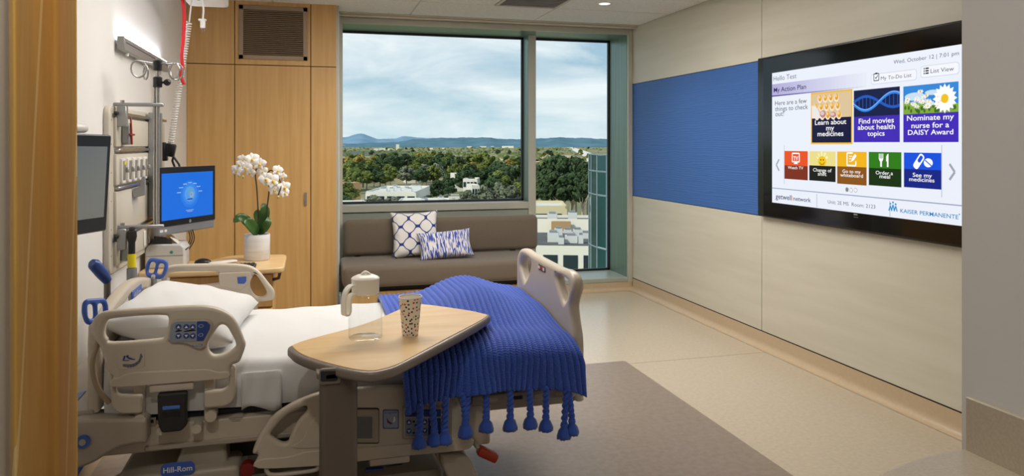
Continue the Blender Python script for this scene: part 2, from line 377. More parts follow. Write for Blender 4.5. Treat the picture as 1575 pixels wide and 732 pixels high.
for x0, x1, z0 in ((FX0, MX0, 0.905), (MX1, FX1, FZ0)):
    bm = bmesh.new(); q = 0.022
    bx(bm, x0, x0 + q, YG - 0.015, YG + 0.02, z0, FZ1); bx(bm, x1 - q, x1, YG - 0.015, YG + 0.02, z0, FZ1); bx(bm, x0, x1, YG - 0.015, YG + 0.02, z0, z0 + q); bx(bm, x0, x1, YG - 0.015, YG + 0.02, FZ1 - q, FZ1)
    fin('gasket', bm, M_GASKET, wi)
    box('glass', M_GLASS, wi, x0 + q, x1 - q, YG, YG + 0.006, z0 + q, FZ1 - q)

# ================================================================== WARDROBE
wa = root('wardrobe', (-0.36, YC, 0), 'built-in maple veneer wardrobe wall beside the window', 'wardrobe')
box('carcass', M_DARK, wa, XL + 0.002, 0.236, YC + 0.02, YC + 0.345, 0.0, ZT - 0.001)
vx = [XL + 0.002, -0.587, 0.027, 0.239]; q = 0.0035
for i in range(3):
    d = box('door', M_WOOD, wa, vx[i] + (q if i else 0), vx[i + 1] - (q if i < 2 else 0), YC, YC + 0.02, 0.10, 2.168 - q)
    if i == 1:
        h = plate('handle', [rounded([(-0.026, 0.975), (-0.006, 0.975), (-0.006, 1.09), (-0.026, 1.09)], 0.006)], 0.014, 0.002, XZ(YC - 0.007), M_STEEL, d)
    box('upper_panel', M_WOOD, wa, vx[i] + (q if i else 0), vx[i + 1] - (q if i < 2 else 0), YC, YC + 0.02, 2.168 + q, ZT - 0.002)
box('plinth', M_DARK, wa, XL + 0.002, 0.236, YC + 0.03, YC + 0.05, 0, 0.1)
box('end_trim', M_ALU, wa, 0.239, 0.246, YC - 0.001, YC + 0.34, 0, ZT - 0.002)
av = root('return_air_grille', (-0.276, YC, 2.44), 'taupe louvred return air grille high on the wardrobe', 'vent')
M_GR = mat('grille_bronze', '96826a', 0.45, 0.25)
bm = bmesh.new(); a0, a1, b0, b1 = -0.555, 0.0, 2.215, 2.668
for r_ in ((a0, a0 + 0.036, b0, b1), (a1 - 0.036, a1, b0, b1), (a0, a1, b0, b0 + 0.036), (a0, a1, b1 - 0.036, b1)): bx(bm, r_[0], r_[1], YC - 0.012, YC - 0.0005, r_[2], r_[3], 0.002, 1)
fin('frame', bm, M_GR, av)
box('backing', M_DARK, av, a0 + 0.03, a1 - 0.03, YC - 0.002, YC - 0.0005, b0 + 0.03, b1 - 0.03)
for k in range(23): rbox('slat', M_GR, av, Matrix.Translation(((a0 + a1) / 2, YC - 0.008, b0 + 0.045 + k * 0.0165)) @ Matrix.Rotation(-0.6, 4, 'X'), a1 - a0 - 0.072, 0.011, 0.004)

#@@PART2
# ================================================================== WALL SCREEN
TVX = 3.19
tv = root('wall_screen', (XR, 3.95, 1.55), 'large wall-mounted flat screen showing a patient menu', 'television')
box('body', M_BLACK, tv, TVX + 0.004, XR, 2.98, 4.83, 0.975, 2.13, 0.006)
M_TVG = mat('screen_black_glass', '08080a', 0.10)
p_tl, p_bl = PX(1174, 91, TVX), PX(1174, 331, TVX)
TY = p_tl.y
box('bezel', M_TVG, tv, TVX, TVX + 0.006, 2.99, TY, p_bl.z, p_tl.z, 0.002, 1)
def S(zx, zy):                                    # a point of the picture on the screen -> (a, b) on the screen plane
    p = PX(1170 + zx * 0.4916, 30 + zy * 0.4916, TVX); return (-p.y, p.z)
a_l, b_t = S(36, 168); _, b_b = S(36, 572); a_r = a_l + 1.66
SX = TVX - 0.0006
def quad(name, m, par, a0, a1, b0, b1, lift):
    bm = bmesh.new(); x = SX - lift
    bm.faces.new([bm.verts.new(c) for c in ((x, -a0, b0), (x, -a1, b0), (x, -a1, b1), (x, -a0, b1))])
    me = bpy.data.meshes.new(name); bm.to_mesh(me); bm.free(); return link(name, me, m, par)
def poly(name, m, par, pts, lift):
    bm = bmesh.new(); bm.faces.new([bm.verts.new((SX - lift, -a, b)) for a, b in pts]); bmesh.ops.triangulate(bm, faces=bm.faces)
    me = bpy.data.meshes.new(name); bm.to_mesh(me); bm.free(); return link(name, me, m, par)
def disc_pts(c, r, ry=None, n=20): return [(c[0] + r * math.cos(2 * math.pi * k / n), c[1] + (ry or r) * math.sin(2 * math.pi * k / n)) for k in range(n)]
def polys(name, m, par, lists, lift):
    bm = bmesh.new()
    for pts in lists: bm.faces.new([bm.verts.new((SX - lift, -a, b)) for a, b in pts])
    bmesh.ops.triangulate(bm, faces=bm.faces); me = bpy.data.meshes.new(name); bm.to_mesh(me); bm.free(); return link(name, me, m, par)
def thick_line(pts, w):
    out = []
    for p, q_ in zip(pts, pts[1:]):
        d = Vector((q_[0] - p[0], q_[1] - p[1])); nrm = Vector((-d.y, d.x)).normalized() * w / 2
        out.append([(p[0] + nrm.x, p[1] + nrm.y), (q_[0] + nrm.x, q_[1] + nrm.y), (q_[0] - nrm.x, q_[1] - nrm.y), (p[0] - nrm.x, p[1] - nrm.y)])
    return out
SW = 0.93
scr = quad('screen', em('e9eef8', 0.95), tv, a_l, a_r, b_b, b_t, 0)
def txt(s, zl, zr, color, bold=0.0, center=False, height=None):
    (al, bl), (ar, _) = S(*zl), S(*zr)
    if center: return lettering(s, YZ(SX - 0.0022) @ Matrix.Translation(((al + ar) / 2, bl, 0)), em(color, SW), scr, width=ar - al, bold=bold * 0.6, align='CENTER', height=height, squash=0.72)
    return lettering(s, YZ(SX - 0.0022) @ Matrix.Translation((al, bl, 0)), em(color, SW), scr, width=ar - al, bold=bold * 0.6, height=height, squash=0.78)
def H(zx, z0, z1): return S(zx, z0)[1] - S(zx, z1)[1]
# header
yb0 = S(38, 240)[1]; yb1 = S(38, 203)[1]; c0 = Vector((176, 170, 216)); c1 = Vector((233, 238, 248)); a_e = S(345, 200)[0]
for k in range(28):
    c = c0.lerp(c1, k / 27); quad('title_band', em(tuple(int(v) for v in c), 0.95), scr, a_l + (a_e - a_l) * k / 28, a_l + (a_e - a_l) * (k + 1) / 28, yb0, yb1, 0.0004)
    c = Vector((62, 50, 140)).lerp(c1, k / 27); quad('title_rule', em(tuple(int(v) for v in c), 0.95), scr, a_l + (a_e - a_l) * k / 28, a_l + (a_e - a_l) * (k + 1) / 28, yb0 - 0.004, yb0 + 0.004, 0.0008)
txt('Hello Test', (41, 193), (113, 186), '6d7185')
txt('My Action Plan', (42, 228), (143, 216), '1d1a58', 0.012)
for s, zl, zr in (('Here are a few', (46, 269), (145, 262)), ('things to check', (46, 287), (149, 280)), ('out!', (47, 303), (73, 300))): txt(s, zl, zr, '44484f')
txt('Wed, October 12 | 7:01 pm', (417, 139), (622, 113), '55596a')
for z in ((346, 202, 489, 186, 174, 156), (501, 181, 622, 163, 149, 131)):
    (a0, _), (a1, _) = S(z[0], z[1]), S(z[2], z[3]); b0 = S(z[0], z[1])[1] - 0.004; b1 = S(z[0], z[4])[1] + 0.004
    poly('button_edge', em('c9cedd', 0.95), scr, rounded([(a0, b0), (a1, b0), (a1, b1), (a0, b1)], 0.02), 0.0005)
    poly('button', em('f1f3fa', 0.96), scr, rounded([(a0 + .003, b0 + .003), (a1 - .003, b0 + .003), (a1 - .003, b1 - .003), (a0 + .003, b1 - .003)], 0.018), 0.001)
txt('My To-Do List', (377, 190), (473, 178), '44485a'); txt('List View', (533, 168), (606, 159), '44485a')
a0, b0 = S(355, 192); s_ = 0.04
polys('icon', em('2e3240', SW), scr, thick_line([(a0, b0), (a0 + s_, b0), (a0 + s_, b0 + s_), (a0, b0 + s_), (a0, b0)], 0.005) + thick_line([(a0 + .01, b0 + .02), (a0 + .017, b0 + .012), (a0 + .032, b0 + .03)], 0.005) + [[(a0 + .012, b0 + s_ - .003), (a0 + .028, b0 + s_ - .003), (a0 + .028, b0 + s_ + .006), (a0 + .012, b0 + s_ + .006)]], 0.0018)
a0, b0 = S(511, 171); L_ = []
for k in range(3): L_ += thick_line([(a0, b0 + .003 + k * .013), (a0 + .007, b0 + .003 + k * .013)], .008) + thick_line([(a0 + .012, b0 + .003 + k * .013), (a0 + .034, b0 + .003 + k * .013)], .008)
polys('icon', em('2e3240', SW), scr, L_, 0.0018)
# three large tiles
def frame_of(zl, zt, zm, zb, zr): # left x, top y, mid y, bottom y at left; right x
    return S(zl, zt)[0], S(zr, zt)[0], S(zl, zb)[1], S(zl, zm)[1], S(zl, zt)[1]
a0, a1, b0, bm_, b1 = frame_of(159, 232, 310, 388, 286)
quad('tile_border', em('f0b82a', 0.95), scr, a0 - 0.004, a1 + 0.004, b0 - 0.004, b1 + 0.004, 0.0006)
quad('picture', em('dcc39a', 0.95), scr, a0 + .006, a1 - .006, bm_, b1 - .006, 0.001); quad('tile', em('0f0f3a', 0.95), scr, a0 + .006, a1 - .006, b0 + .006, bm_, 0.001)
L_ = []; L2 = []
for i in range(5):
    for j in range(3):
        c = (a0 + 0.035 + i * 0.052 + j * 0.012, b1 - 0.035 - j * 0.055)
        if c[0] < a1 - .02 and (i + j) > 0: L_.append(disc_pts(c, 0.016, 0.021, 12)); L2.append(disc_pts((c[0] - .003, c[1] + .006), 0.008, .010, 10))
polys('picture', em('f6e7cf', 0.95), scr, [[(p[0] * 1.0 - .002, p[1] - .005) for p in disc_pts((sum(q[0] for q in o) / 12, sum(q[1] for q in o) / 12), .023, .027, 12)] for o in L_], 0.0013)
polys('picture', em('e59a1e', 0.95), scr, L_, 0.0016); polys('picture', em('f9d777', 0.95), scr, L2, 0.0018)
polys('picture', em('ece6e2', 0.95), scr, [[(a0 + .006, bm_), (a0 + .11, bm_), (a0 + .05, bm_ + .075), (a0 + .006, bm_ + .085)]], 0.0019)
polys('picture', em('b98484', 0.95), scr, [disc_pts((a0 + .115, bm_ + .026), .03, .022), disc_pts((a0 + .21, bm_ + .018), .03, .017)], 0.002)
polys('picture', em('e0c3bf', 0.95), scr, [disc_pts((a0 + .11, bm_ + .03), .02, .013), disc_pts((a0 + .205, bm_ + .021), .02, .010)], 0.0021)
txt('Learn about', (171, 330), (269, 330), 'ffffff', 0.018, True); txt('my', (206, 347), (231, 347), 'ffffff', 0.018, True); txt('medicines', (179, 365), (260, 366), 'ffffff', 0.018, True)
a0, a1, b0, bm_, b1 = frame_of(292, 223, 305, 384, 436)
quad('picture', em('0b1a44', 0.95), scr, a0, a1, bm_, b1, 0.001); quad('tile', em('4029b4', 0.95), scr, a0, a1, b0, bm_, 0.001)
def helix(cx, f): return [(a0 + (a1 - a0) * k / 24, bm_ + (b1 - bm_) * (0.52 + f * 0.30 * math.sin(k / 24 * 5.2 + 3.3)) ) for k in range(25)]
A_, B_ = helix(0, 1), helix(0, -0.75)
polys('picture', em('1b4fae', 0.95), scr, [q_ for k in range(1, 24, 2) for q_ in thick_line([A_[k], B_[k]], 0.006)], 0.0013)
polys('picture', em('2f7fe0', 0.95), scr, thick_line(A_, 0.018), 0.0015); polys('picture', em('1d58c0', 0.95), scr, thick_line(B_, 0.016), 0.0014); polys('picture', em('7db8f7', 0.95), scr, thick_line([(p[0], p[1] + .004) for p in A_], 0.005), 0.0017)
txt('Find movies', (308, 326), (418, 326), 'ffffff', 0.018, True); txt('about health', (305, 345), (421, 345), 'ffffff', 0.018, True); txt('topics', (335, 364), (389, 364), 'ffffff', 0.018, True)
a0, a1, b0, bm_, b1 = frame_of(447, 210, 297, 384, 620)
quad('picture', em('2f86d6', 0.95), scr, a0, a1, bm_, b1, 0.001); quad('tile', em('3f27b6', 0.95), scr, a0, a1, b0, bm_, 0.001)
rnd = random.Random(3)
polys('picture', em('7fa83c', 0.95), scr, [[(a0, bm_), (a1, bm_), (a1, bm_ + .045), (a0 + (a1 - a0) * .5, bm_ + .055), (a0, bm_ + .07)]], 0.0012)
polys('picture', em('3f6a1c', 0.95), scr, [disc_pts((rnd.uniform(a0 + .01, a1 - .02), bm_ + rnd.uniform(.01, .04)), .008, .012, 7) for _ in range(36)], 0.0013)
polys('picture', em('c9def0', 0.95), scr, [disc_pts((a0 + .08, b1 - .06), .07, .022), disc_pts((a0 + .2, b1 - .045), .05, .014)], 0.0012)
def daisy(c, r, n_=12, asp=1.0):
    out = []
    for k in range(n_):
        an = 2 * math.pi * k / n_; d = Vector((math.cos(an), math.sin(an) * asp)); q_ = Vector((-d.y, d.x)) * .2 * r
        m_ = Vector(c) + d * r * .65; e_ = Vector(c) + d * r
        out.append([tuple(c), tuple(m_ - q_), tuple(e_), tuple(m_ + q_)])
    return out
D_ = []; Cc = []
for _ in range(26):
    c = (rnd.uniform(a0 + .02, a1 - .1), bm_ + rnd.uniform(.035, .085)); D_ += daisy(c, .02, 7, .7); Cc.append(disc_pts(c, .004, .003, 6))
for c, r in (((a0 + .12, b1 - .035), .022), ((a0 + .16, b1 - .06), .018), ((a0 + .03, b1 - .075), .022)): D_ += daisy(c, r, 8, .6); Cc.append(disc_pts(c, .007, .005, 8))
polys('picture', em('f4f6f8', 0.95), scr, D_, 0.0015)
C0 = (a1 - .085, b1 - .082); polys('picture', em('fbfbfb', 0.95), scr, daisy(C0, .078, 16), 0.0016); Cc.append(disc_pts(C0, .024))
polys('picture', em('efc01d', 0.95), scr, Cc, 0.0018)
txt('Nominate my', (459, 317), (606, 317), 'ffffff', 0.018, True); txt('nurse for a', (473, 340), (591, 340), 'ffffff', 0.018, True); txt('DAISY Award', (462, 361), (604, 361), 'ffffff', 0.018, True)
# five small tiles
small = [(75, 148, 411, 456, 498, 'e8501c', '7c2a14', ['Watch TV'], [(86, 134, 466)]),
         (153, 235, 412, 456, 503, 'e9dc8a', '151513', ['Change of', 'shift'], [(165, 223, 474), (180, 207, 487)]),
         (240, 332, 413, 459, 513, 'f0b416', '8a5314', ['Go to my', 'whiteboard'], [(257, 314, 478), (250, 321, 490)]),
         (339, 441, 414, 464, 518, '2d7a16', '12300c', ['Order a', 'meal'], [(361, 415, 483), (373, 406, 495)]),
         (449, 566, 416, 467, 524, '0f50dd', '0c2384', ['See my', 'medicines'], [(477, 537, 491), (466, 545, 504)])]
for zl, zr, zt, zm, zb, ca, cb, lines, pos in small:
    a0, a1, b0, bm_, b1 = frame_of(zl, zt, zm, zb, zr)
    quad('tile', em(ca, 0.95), scr, a0, a1, bm_, b1, 0.001); quad('tile', em(cb, 0.95), scr, a0, a1, b0, bm_, 0.001)
    for s, (x0, x1, yy) in zip(lines, pos): txt(s, (x0, yy + 1), (x1, yy + 1), 'ffffff', 0.008, True)
    cx, cy = (a0 + a1) / 2, (bm_ + b1) / 2; Wt = em('ffffff', 0.95); r = 0.038
    if lines[0] == 'Watch TV':
        polys('icon', Wt, scr, thick_line([(cx - r, cy - r * .6), (cx + r, cy - r * .6), (cx + r, cy + r * .9), (cx - r, cy + r * .9), (cx - r, cy - r * .6)], .009) + [[(cx - .024, cy - r), (cx + .024, cy - r), (cx + .008, cy - r * .6), (cx - .008, cy - r * .6)]], .0018)
        lettering('TV', YZ(SX - 0.0022) @ Matrix.Translation((cx, cy - r * .35, 0)), Wt, scr, width=.05, bold=.02, align='CENTER')
    elif lines[0] == 'Change of':
        polys('picture', em('f7f0b8', 0.95), scr, [[(cx, cy - .02), (cx + .06 * math.cos(t), cy + .05 * math.sin(t)), (cx + .05 * math.cos(t + .35), cy + .045 * math.sin(t + .35))] for t in (0.1, .8, 1.5, 2.2, 2.8)], .0013)
        polys('icon', em('f2c40f', 0.95), scr, [disc_pts((cx, cy - .018), .04, .034)], .0015)
        polys('icon', em('2a2208', 0.95), scr, [disc_pts((cx - .012, cy - .008), .005), disc_pts((cx + .012, cy - .008), .005)] + thick_line([(cx + .022 * math.cos(t / 8 * math.pi + math.pi), cy - .022 + .016 * math.sin(t / 8 * math.pi + math.pi)) for t in range(9)], .004), .0017)
        quad('tile', em(cb, 0.95), scr, a0, a1, b0, bm_, 0.0019)
    elif lines[0] == 'Go to my':
        polys('icon', Wt, scr, thick_line([(cx + r, cy - .01), (cx + r, cy - r), (cx - r, cy - r), (cx - r, cy + r), (cx + .012, cy + r)], .009) + thick_line([(cx - .02, cy + .018), (cx + .006, cy + .018)], .006) + thick_line([(cx - .02, cy + .003), (cx - .002, cy + .003)], .006) + thick_line([(cx - .02, cy - .013), (cx - .008, cy - .013)], .006) + [[(cx - .004, cy - .016), (cx + .008, cy + .012), (cx + .032, cy + .034), (cx + .044, cy + .02), (cx + .02, cy - .006)]], .0018)
    elif lines[0] == 'Order a':
        L_ = thick_line([(cx - .027, cy - r), (cx - .027, cy + .006)], .013) + [[(cx - .045, cy + .01), (cx - .009, cy + .01), (cx - .016, cy - .006), (cx - .038, cy - .006)]]
        for k in (-1, 0, 1): L_ += thick_line([(cx - .027 + k * .0135, cy + .006), (cx - .027 + k * .0135, cy + r)], .007)
        L_ += [[(cx + .012, cy - .006), (cx + .03, cy - .006), (cx + .03, cy + r), (cx + .02, cy + r * .9), (cx + .012, cy + .02)]] + thick_line([(cx + .024, cy - r), (cx + .024, cy)], .012)
        polys('icon', Wt, scr, L_, .0018)
    else:
        R_ = Matrix.Rotation(0.9, 2)
        cap = [Vector((cx - .022, cy - .002)) + R_ @ Vector(p) for p in rounded([(-.046, -.02), (.046, -.02), (.046, .02), (-.046, .02)], .02)]
        cap2 = [Vector((cx - .022, cy - .002)) + R_ @ Vector(p) for p in rounded([(-.004, -.011), (.037, -.011), (.037, .011), (-.004, .011)], .01)]
        polys('icon', Wt, scr, [cap, disc_pts((cx + .042, cy - .008), .03, .024)], .0018); polys('icon', em(ca, 0.95), scr, [cap2] + thick_line([(cx + .02, cy + .006), (cx + .064, cy - .024)], .006), .0021)
G_ = em('9ea6b2', SW)
for zc, zy, hh, d in ((54, 455, 18, -1), (600, 477, 25, 1)):
    a, b = S(zc, zy); hgt = H(zc, zy - hh, zy + hh) / 2; w_ = hgt * .8
    polys('arrow', G_, scr, thick_line([(a - d * w_ / 2, b + hgt), (a + d * w_ / 2, b), (a - d * w_ / 2, b - hgt)], .013), .0015)
for zc in (74, 567):
    a, _ = S(zc, 460); quad('divider', em('c4cbd8', SW), scr, a - .003, a + .003, S(75, 515)[1], S(75, 392)[1], .0006)
a, b = S(271, 532); polys('page_dot', em('7f8790', SW), scr, [disc_pts((a, b), .014)], .0015)
for zc in (284, 298):
    a, b = S(zc, 534); polys('page_dot', em('7f8790', SW), scr, [disc_pts((a, b), .014)], .0015); polys('page_dot', em('f2f4fa', SW), scr, [disc_pts((a, b), .0115)], .0018)
yr = S(38, 527)[1]; quad('footer_rule', em('98a1bd', SW), scr, a_l, a_r - .03, yr - .003, yr + .003, .0008)
for zc in (176, 405):
    a, _ = S(zc, 570); quad('divider', em('9aa2ae', SW), scr, a - .002, a + .002, yr - .10, yr - .012, .0008)
txt('getwell', (48, 560), (98, 564), '1c2458', 0.012); txt(':)', (97, 564), (103, 565), 'f0a91c', 0.012); txt('network', (104, 566), (158, 570), '1c2458', 0.012)
txt('Unit: 2E MS  Room: 2123', (211, 575), (360, 588), '5a5f68')
txt('KAISER PERMANENTE', (438, 604), (620, 612), '1f7fc0', 0.012); a, b = S(623, 612); polys('lettering', em('3c9ad4', SW), scr, [disc_pts((a, b + .004), .004)], .0018)
a, b = S(420, 590); L_ = []
for k in (-1, 0, 1): L_ += [disc_pts((a + k * .020 - .012, b + .022 + (.009 if k == 0 else 0)), .0065, None, 10)] + thick_line([(a + k * .020 - .023, b - .018), (a + k * .020 - .012, b + .012 + (.007 if k == 0 else 0)), (a + k * .020 - .001, b - .018)], .008)
polys('logo', em('2a8fcb', SW), scr, L_, .0018)
p = PX(1316, 330, TVX); box('maker_mark', M_GREY, tv, TVX - .0008, TVX, p.y - .016, p.y + .016, p.z - .004, p.z + .004); box('maker_mark', mat('mark_grey', '4a4a4a', .5), tv, TVX - .0008, TVX, p.y - .022, p.y + .016, p.z - .018, p.z - .013)

# ================================================================== SOFA
so = root('sofa', (1.22, 6.7, 0), 'long taupe upholstered window bench sofa on a wooden plinth', 'sofa')
SX0, SX1 = 0.285, 2.175
box('seat', M_SOFA, so, SX0, 2.06, 6.40, 7.06, 0.285, 0.468, 0.045, 4)
box('backrest', M_SOFA, so, SX0 + 0.03, SX1, 6.965, 7.105, 0.475, 0.812, 0.05, 4)
tube('piping', mat('sofa_piping', '5b5044', 0.9), so, [(SX0 + 0.045, 6.403, 0.425), (2.02, 6.403, 0.425)], 0.003, 6)
box('recess', M_DARK, so, 0.36, 2.0, 6.50, 7.05, 0.235, 0.285)
box('plinth', M_WOOD, so, 0.33, 2.03, 6.47, 7.08, 0.0, 0.24, 0.004, 1)
for x in (0.42, 1.9): box('bracket', M_DARK, so, x, x + 0.05, 7.0, 7.05, 0.46, 0.5)

def shader_nodes(m): return m.node_tree.nodes, m.node_tree.links
def math_node(n, l, op, a, b=None):
    q_ = n.new('ShaderNodeMath'); q_.operation = op
    for i, v in enumerate((a, b)):
        if v is None: continue
        if isinstance(v, (int, float)): q_.inputs[i].default_value = v
        else: l.new(v, q_.inputs[i])
    return q_.outputs[0]
def mixrgb(n, l, fac, c1, c2, base):
    q_ = n.new('ShaderNodeMix'); q_.data_type = 'RGBA'; l.new(fac, q_.inputs[0])
    for i, c in ((6, c1), (7, c2)):
        if isinstance(c, tuple): q_.inputs[i].default_value = c
        else: l.new(c, q_.inputs[i])
    l.new(q_.outputs[2], base); return q_
M_LATT = mat('lattice_fabric', 'dedbd8', 0.85, sheen=0.2); n, l = shader_nodes(M_LATT)
t = n.new('ShaderNodeTexCoord'); sp = n.new('ShaderNodeSeparateXYZ'); l.new(t.outputs['UV'], sp.inputs[0])
U = math_node(n, l, 'MULTIPLY_ADD', sp.outputs['X'], 6.2832 * 2.75); n[U.node.name].inputs[2].default_value = -3.28
V = math_node(n, l, 'MULTIPLY_ADD', sp.outputs['Y'], 6.2832 * 2.7); n[V.node.name].inputs[2].default_value = -1.5
cu_, cv_ = math_node(n, l, 'COSINE', U), math_node(n, l, 'COSINE', V)
s_ = math_node(n, l, 'ADD', cu_, cv_)
c3 = math_node(n, l, 'MULTIPLY', math_node(n, l, 'COSINE', math_node(n, l, 'MULTIPLY', math_node(n, l, 'ADD', U, V), 2.0)), math_node(n, l, 'COSINE', math_node(n, l, 'MULTIPLY', math_node(n, l, 'SUBTRACT', U, V), 2.0)))
s_ = math_node(n, l, 'ADD', math_node(n, l, 'ADD', s_, 0.13), math_node(n, l, 'MULTIPLY', c3, -0.10))
a_ = math_node(n, l, 'ABSOLUTE', s_)
line = math_node(n, l, 'LESS_THAN', a_, 0.22)
mixrgb(n, l, line, lin('dedbd8'), lin('1e2f7a'), n['Principled BSDF'].inputs['Base Color'])
M_STRK = mat('streak_fabric', 'd6d4d4', 0.85, sheen=0.2); n, l = shader_nodes(M_STRK)
t = n.new('ShaderNodeTexCoord'); p_ = n.new('ShaderNodeMapping'); p_.inputs['Scale'].default_value = (46, 3.4, 1); l.new(t.outputs['UV'], p_.inputs[0])
z = n.new('ShaderNodeTexNoise'); z.inputs['Scale'].default_value = 1.0; z.inputs['Detail'].default_value = 1.0; l.new(p_.outputs[0], z.inputs['Vector'])
r = n.new('ShaderNodeValToRGB'); r.color_ramp.elements[0].position = 0.475; r.color_ramp.elements[1].position = 0.51; r.color_ramp.elements[0].color = lin('3a4ea6'); r.color_ramp.elements[1].color = lin('d9d7d8')
l.new(z.outputs['Fac'], r.inputs[0]); l.new(r.outputs[0], n['Principled BSDF'].inputs['Base Color'])
def cushion(name, m, w, h, th, loc, rx, rz, ry, label, seed):
    bm = bmesh.new(); cushion_bm(bm, w, h, th, 26, 26, 0.10, (1, 1), seed, 0.006)
    M = Matrix.Translation(loc) @ Matrix.Rotation(rz, 4, 'Z') @ Matrix.Rotation(ry, 4, 'Y') @ Matrix.Rotation(rx, 4, 'X'); bmesh.ops.transform(bm, matrix=M, verts=bm.verts)
    return tag(fin(name, bm, m, None, smooth=True), label, 'cushion')
cushion('throw_cushion', M_LATT, 0.435, 0.435, 0.13, (0.953, 6.855, 0.675), math.radians(72), math.radians(-3), math.radians(-2), 'square white cushion with a navy trellis pattern, leaning on the sofa back', 3)
cushion('throw_cushion', M_STRK, 0.50, 0.27, 0.11, (1.205, 6.695, 0.592), math.radians(62), math.radians(0), math.radians(-4), 'oblong blue and white streaked cushion lying in front of the trellis cushion', 5)
#@@PART3
# ================================================================== LEFT WALL EQUIPMENT
XW = XL
# reading light
rl = root('wall_light', (XW, 4.9, 2.02), 'long grey wall light glowing upward on the white wall', 'light')
RX = XW + 0.046
box('body', M_GREY, rl, XW + 0.016, RX, 4.26, 5.52, 1.99, 2.057, 0.003, 1)
box('groove', M_DARK, rl, RX - 0.001, RX + 0.0006, 4.30, 5.50, 2.030, 2.034)
box('end_cap', mat('end_cap_grey', '8d8c8b', 0.45, 0.3), rl, XW + 0.014, RX + 0.002, 4.252, 4.264, 1.988, 2.059, 0.002, 1)
box('diffuser', em('f1f4ff', 26.0), rl, XW + 0.02, XW + 0.042, 4.28, 5.50, 2.053, 2.060)
for y in (4.6, 5.2): box('bracket', M_GREY, rl, XW, XW + 0.018, y, y + 0.06, 2.0, 2.04)
tube('knob', M_WHITE, rl, [(XW + 0.03, 4.40, 1.992), (XW + 0.03, 4.40, 1.972)], 0.008, 10)
# medical headwall
hw = root('headwall_panel', (XW, 4.9, 1.26), 'cream medical headwall with gas outlets and horizontal rails', 'headwall')
HX = XW + 0.045; HY0, HY1, HZ0, HZ1 = 4.03, 5.45, 0.855, 1.692
plate('backplate', [rounded([(HY0, HZ0), (HY1, HZ0), (HY1, HZ1), (HY0, HZ1)], 0.06)], 0.03, 0.008, YZp(XW + 0.015), M_HEADWALL, hw)
for z0, z1 in ((1.487, 1.635), (1.295, 1.452), (1.05, 1.265), (0.895, 1.015)):
    box('module', M_HEADWALL, hw, XW + 0.028, HX, HY0 + 0.075, HY1 - 0.05, z0, z1, 0.006, 2)
for z in (1.655, 1.47, 1.28, 1.032): box('rail', M_STEEL, hw, XW + 0.029, HX + 0.012, HY0 + 0.09, HY1 - 0.05, z - 0.008, z + 0.008, 0.003, 1)
for k in range(5):
    y = 4.168 + k * 0.134
    o = plate('gas_outlet', [rounded([(y, 1.302), (y + 0.066, 1.302), (y + 0.066, 1.430), (y, 1.430)], 0.014)], 0.014, 0.003, YZp(HX + 0.006), M_WHITE, hw)
    box('outlet_face', mat('outlet_brown', '8b857a', .5), o, HX + 0.012, HX + 0.018, y + 0.013, y + 0.050, 1.318, 1.416, 0.002, 1)
    box('marking', M_YELLOW if k == 0 else M_SILVER, o, HX + 0.017, HX + 0.0195, y + 0.015, y + 0.048, 1.396, 1.414)
    box('release_tab', M_GREY, o, HX + 0.016, HX + 0.032, y + 0.04, y + 0.072, 1.356, 1.382, 0.003, 1)
M_MAROON = mat('maroon_outlet', '5e1f1e', 0.45)
for y, z in ((4.97, 1.56), (5.05, 0.945)):
    o = plate('power_outlet', [rounded([(y, z - 0.055), (y + 0.075, z - 0.055), (y + 0.075, z + 0.055), (y, z + 0.055)], 0.006)], 0.008, 0.002, YZp(HX + 0.003), M_MAROON, hw)
    for q_ in (-0.025, 0.025): box('socket', mat('maroon_dark', '401413', 0.5), o, HX + 0.006, HX + 0.009, y + 0.02, y + 0.055, z + q_ - 0.014, z + q_ + 0.014, 0.002, 1)
for y in (4.72, 4.86): box('outlet_cover', M_WHITE, hw, HX, HX + 0.008, y, y + 0.045, 0.91, 1.0, 0.003, 1)
box('outlet_cover', M_WHITE, hw, HX, HX + 0.012, 4.92, 4.98, 1.31, 1.42, 0.004, 1)
for z in (1.62, 1.50, 1.36, 1.22, 1.08, 0.95): lathe('screw', M_STEEL, hw, [(0.0, 0.001), (0.004, 0.001), (0.004, 0)], (0, 0, 0), 8).matrix_basis = Matrix.Translation((XW + 0.03, HY0 + 0.03, z)) @ Matrix.Rotation(math.pi / 2, 4, 'Y')
# suction regulators with red dials
for y, z, big in ((4.225, 1.558, True), (4.205, 0.965, False)):
    r_ = root('regulator', (HX, y, z), 'suction regulator with a red lever on the upper headwall module' if big else 'small regulator with a red lever low on the headwall', 'regulator')
    plate('body', [rounded([(y - 0.03, z - 0.06), (y + 0.03, z - 0.06), (y + 0.03, z + 0.05), (y - 0.03, z + 0.05)], 0.018)], 0.035, 0.006, YZp(HX + 0.02), M_GREY, r_)
    box('label', M_WHITE, r_, HX + 0.0005, HX + 0.004, y + 0.034, y + 0.075, z - 0.06, z + 0.03)
    rbox('lever', M_RED, r_, Matrix.Translation((HX + 0.042, y - 0.002, z + 0.01)) @ Matrix.Rotation(0.18, 4, 'X'), 0.008, 0.012, 0.14, 0.002, 1)
    if big: rbox('lever_bar', mat('dark_red', '7c1d1c', 0.4), r_, Matrix.Translation((HX + 0.044, y, z - 0.008)), 0.008, 0.11, 0.010, 0.002, 1)
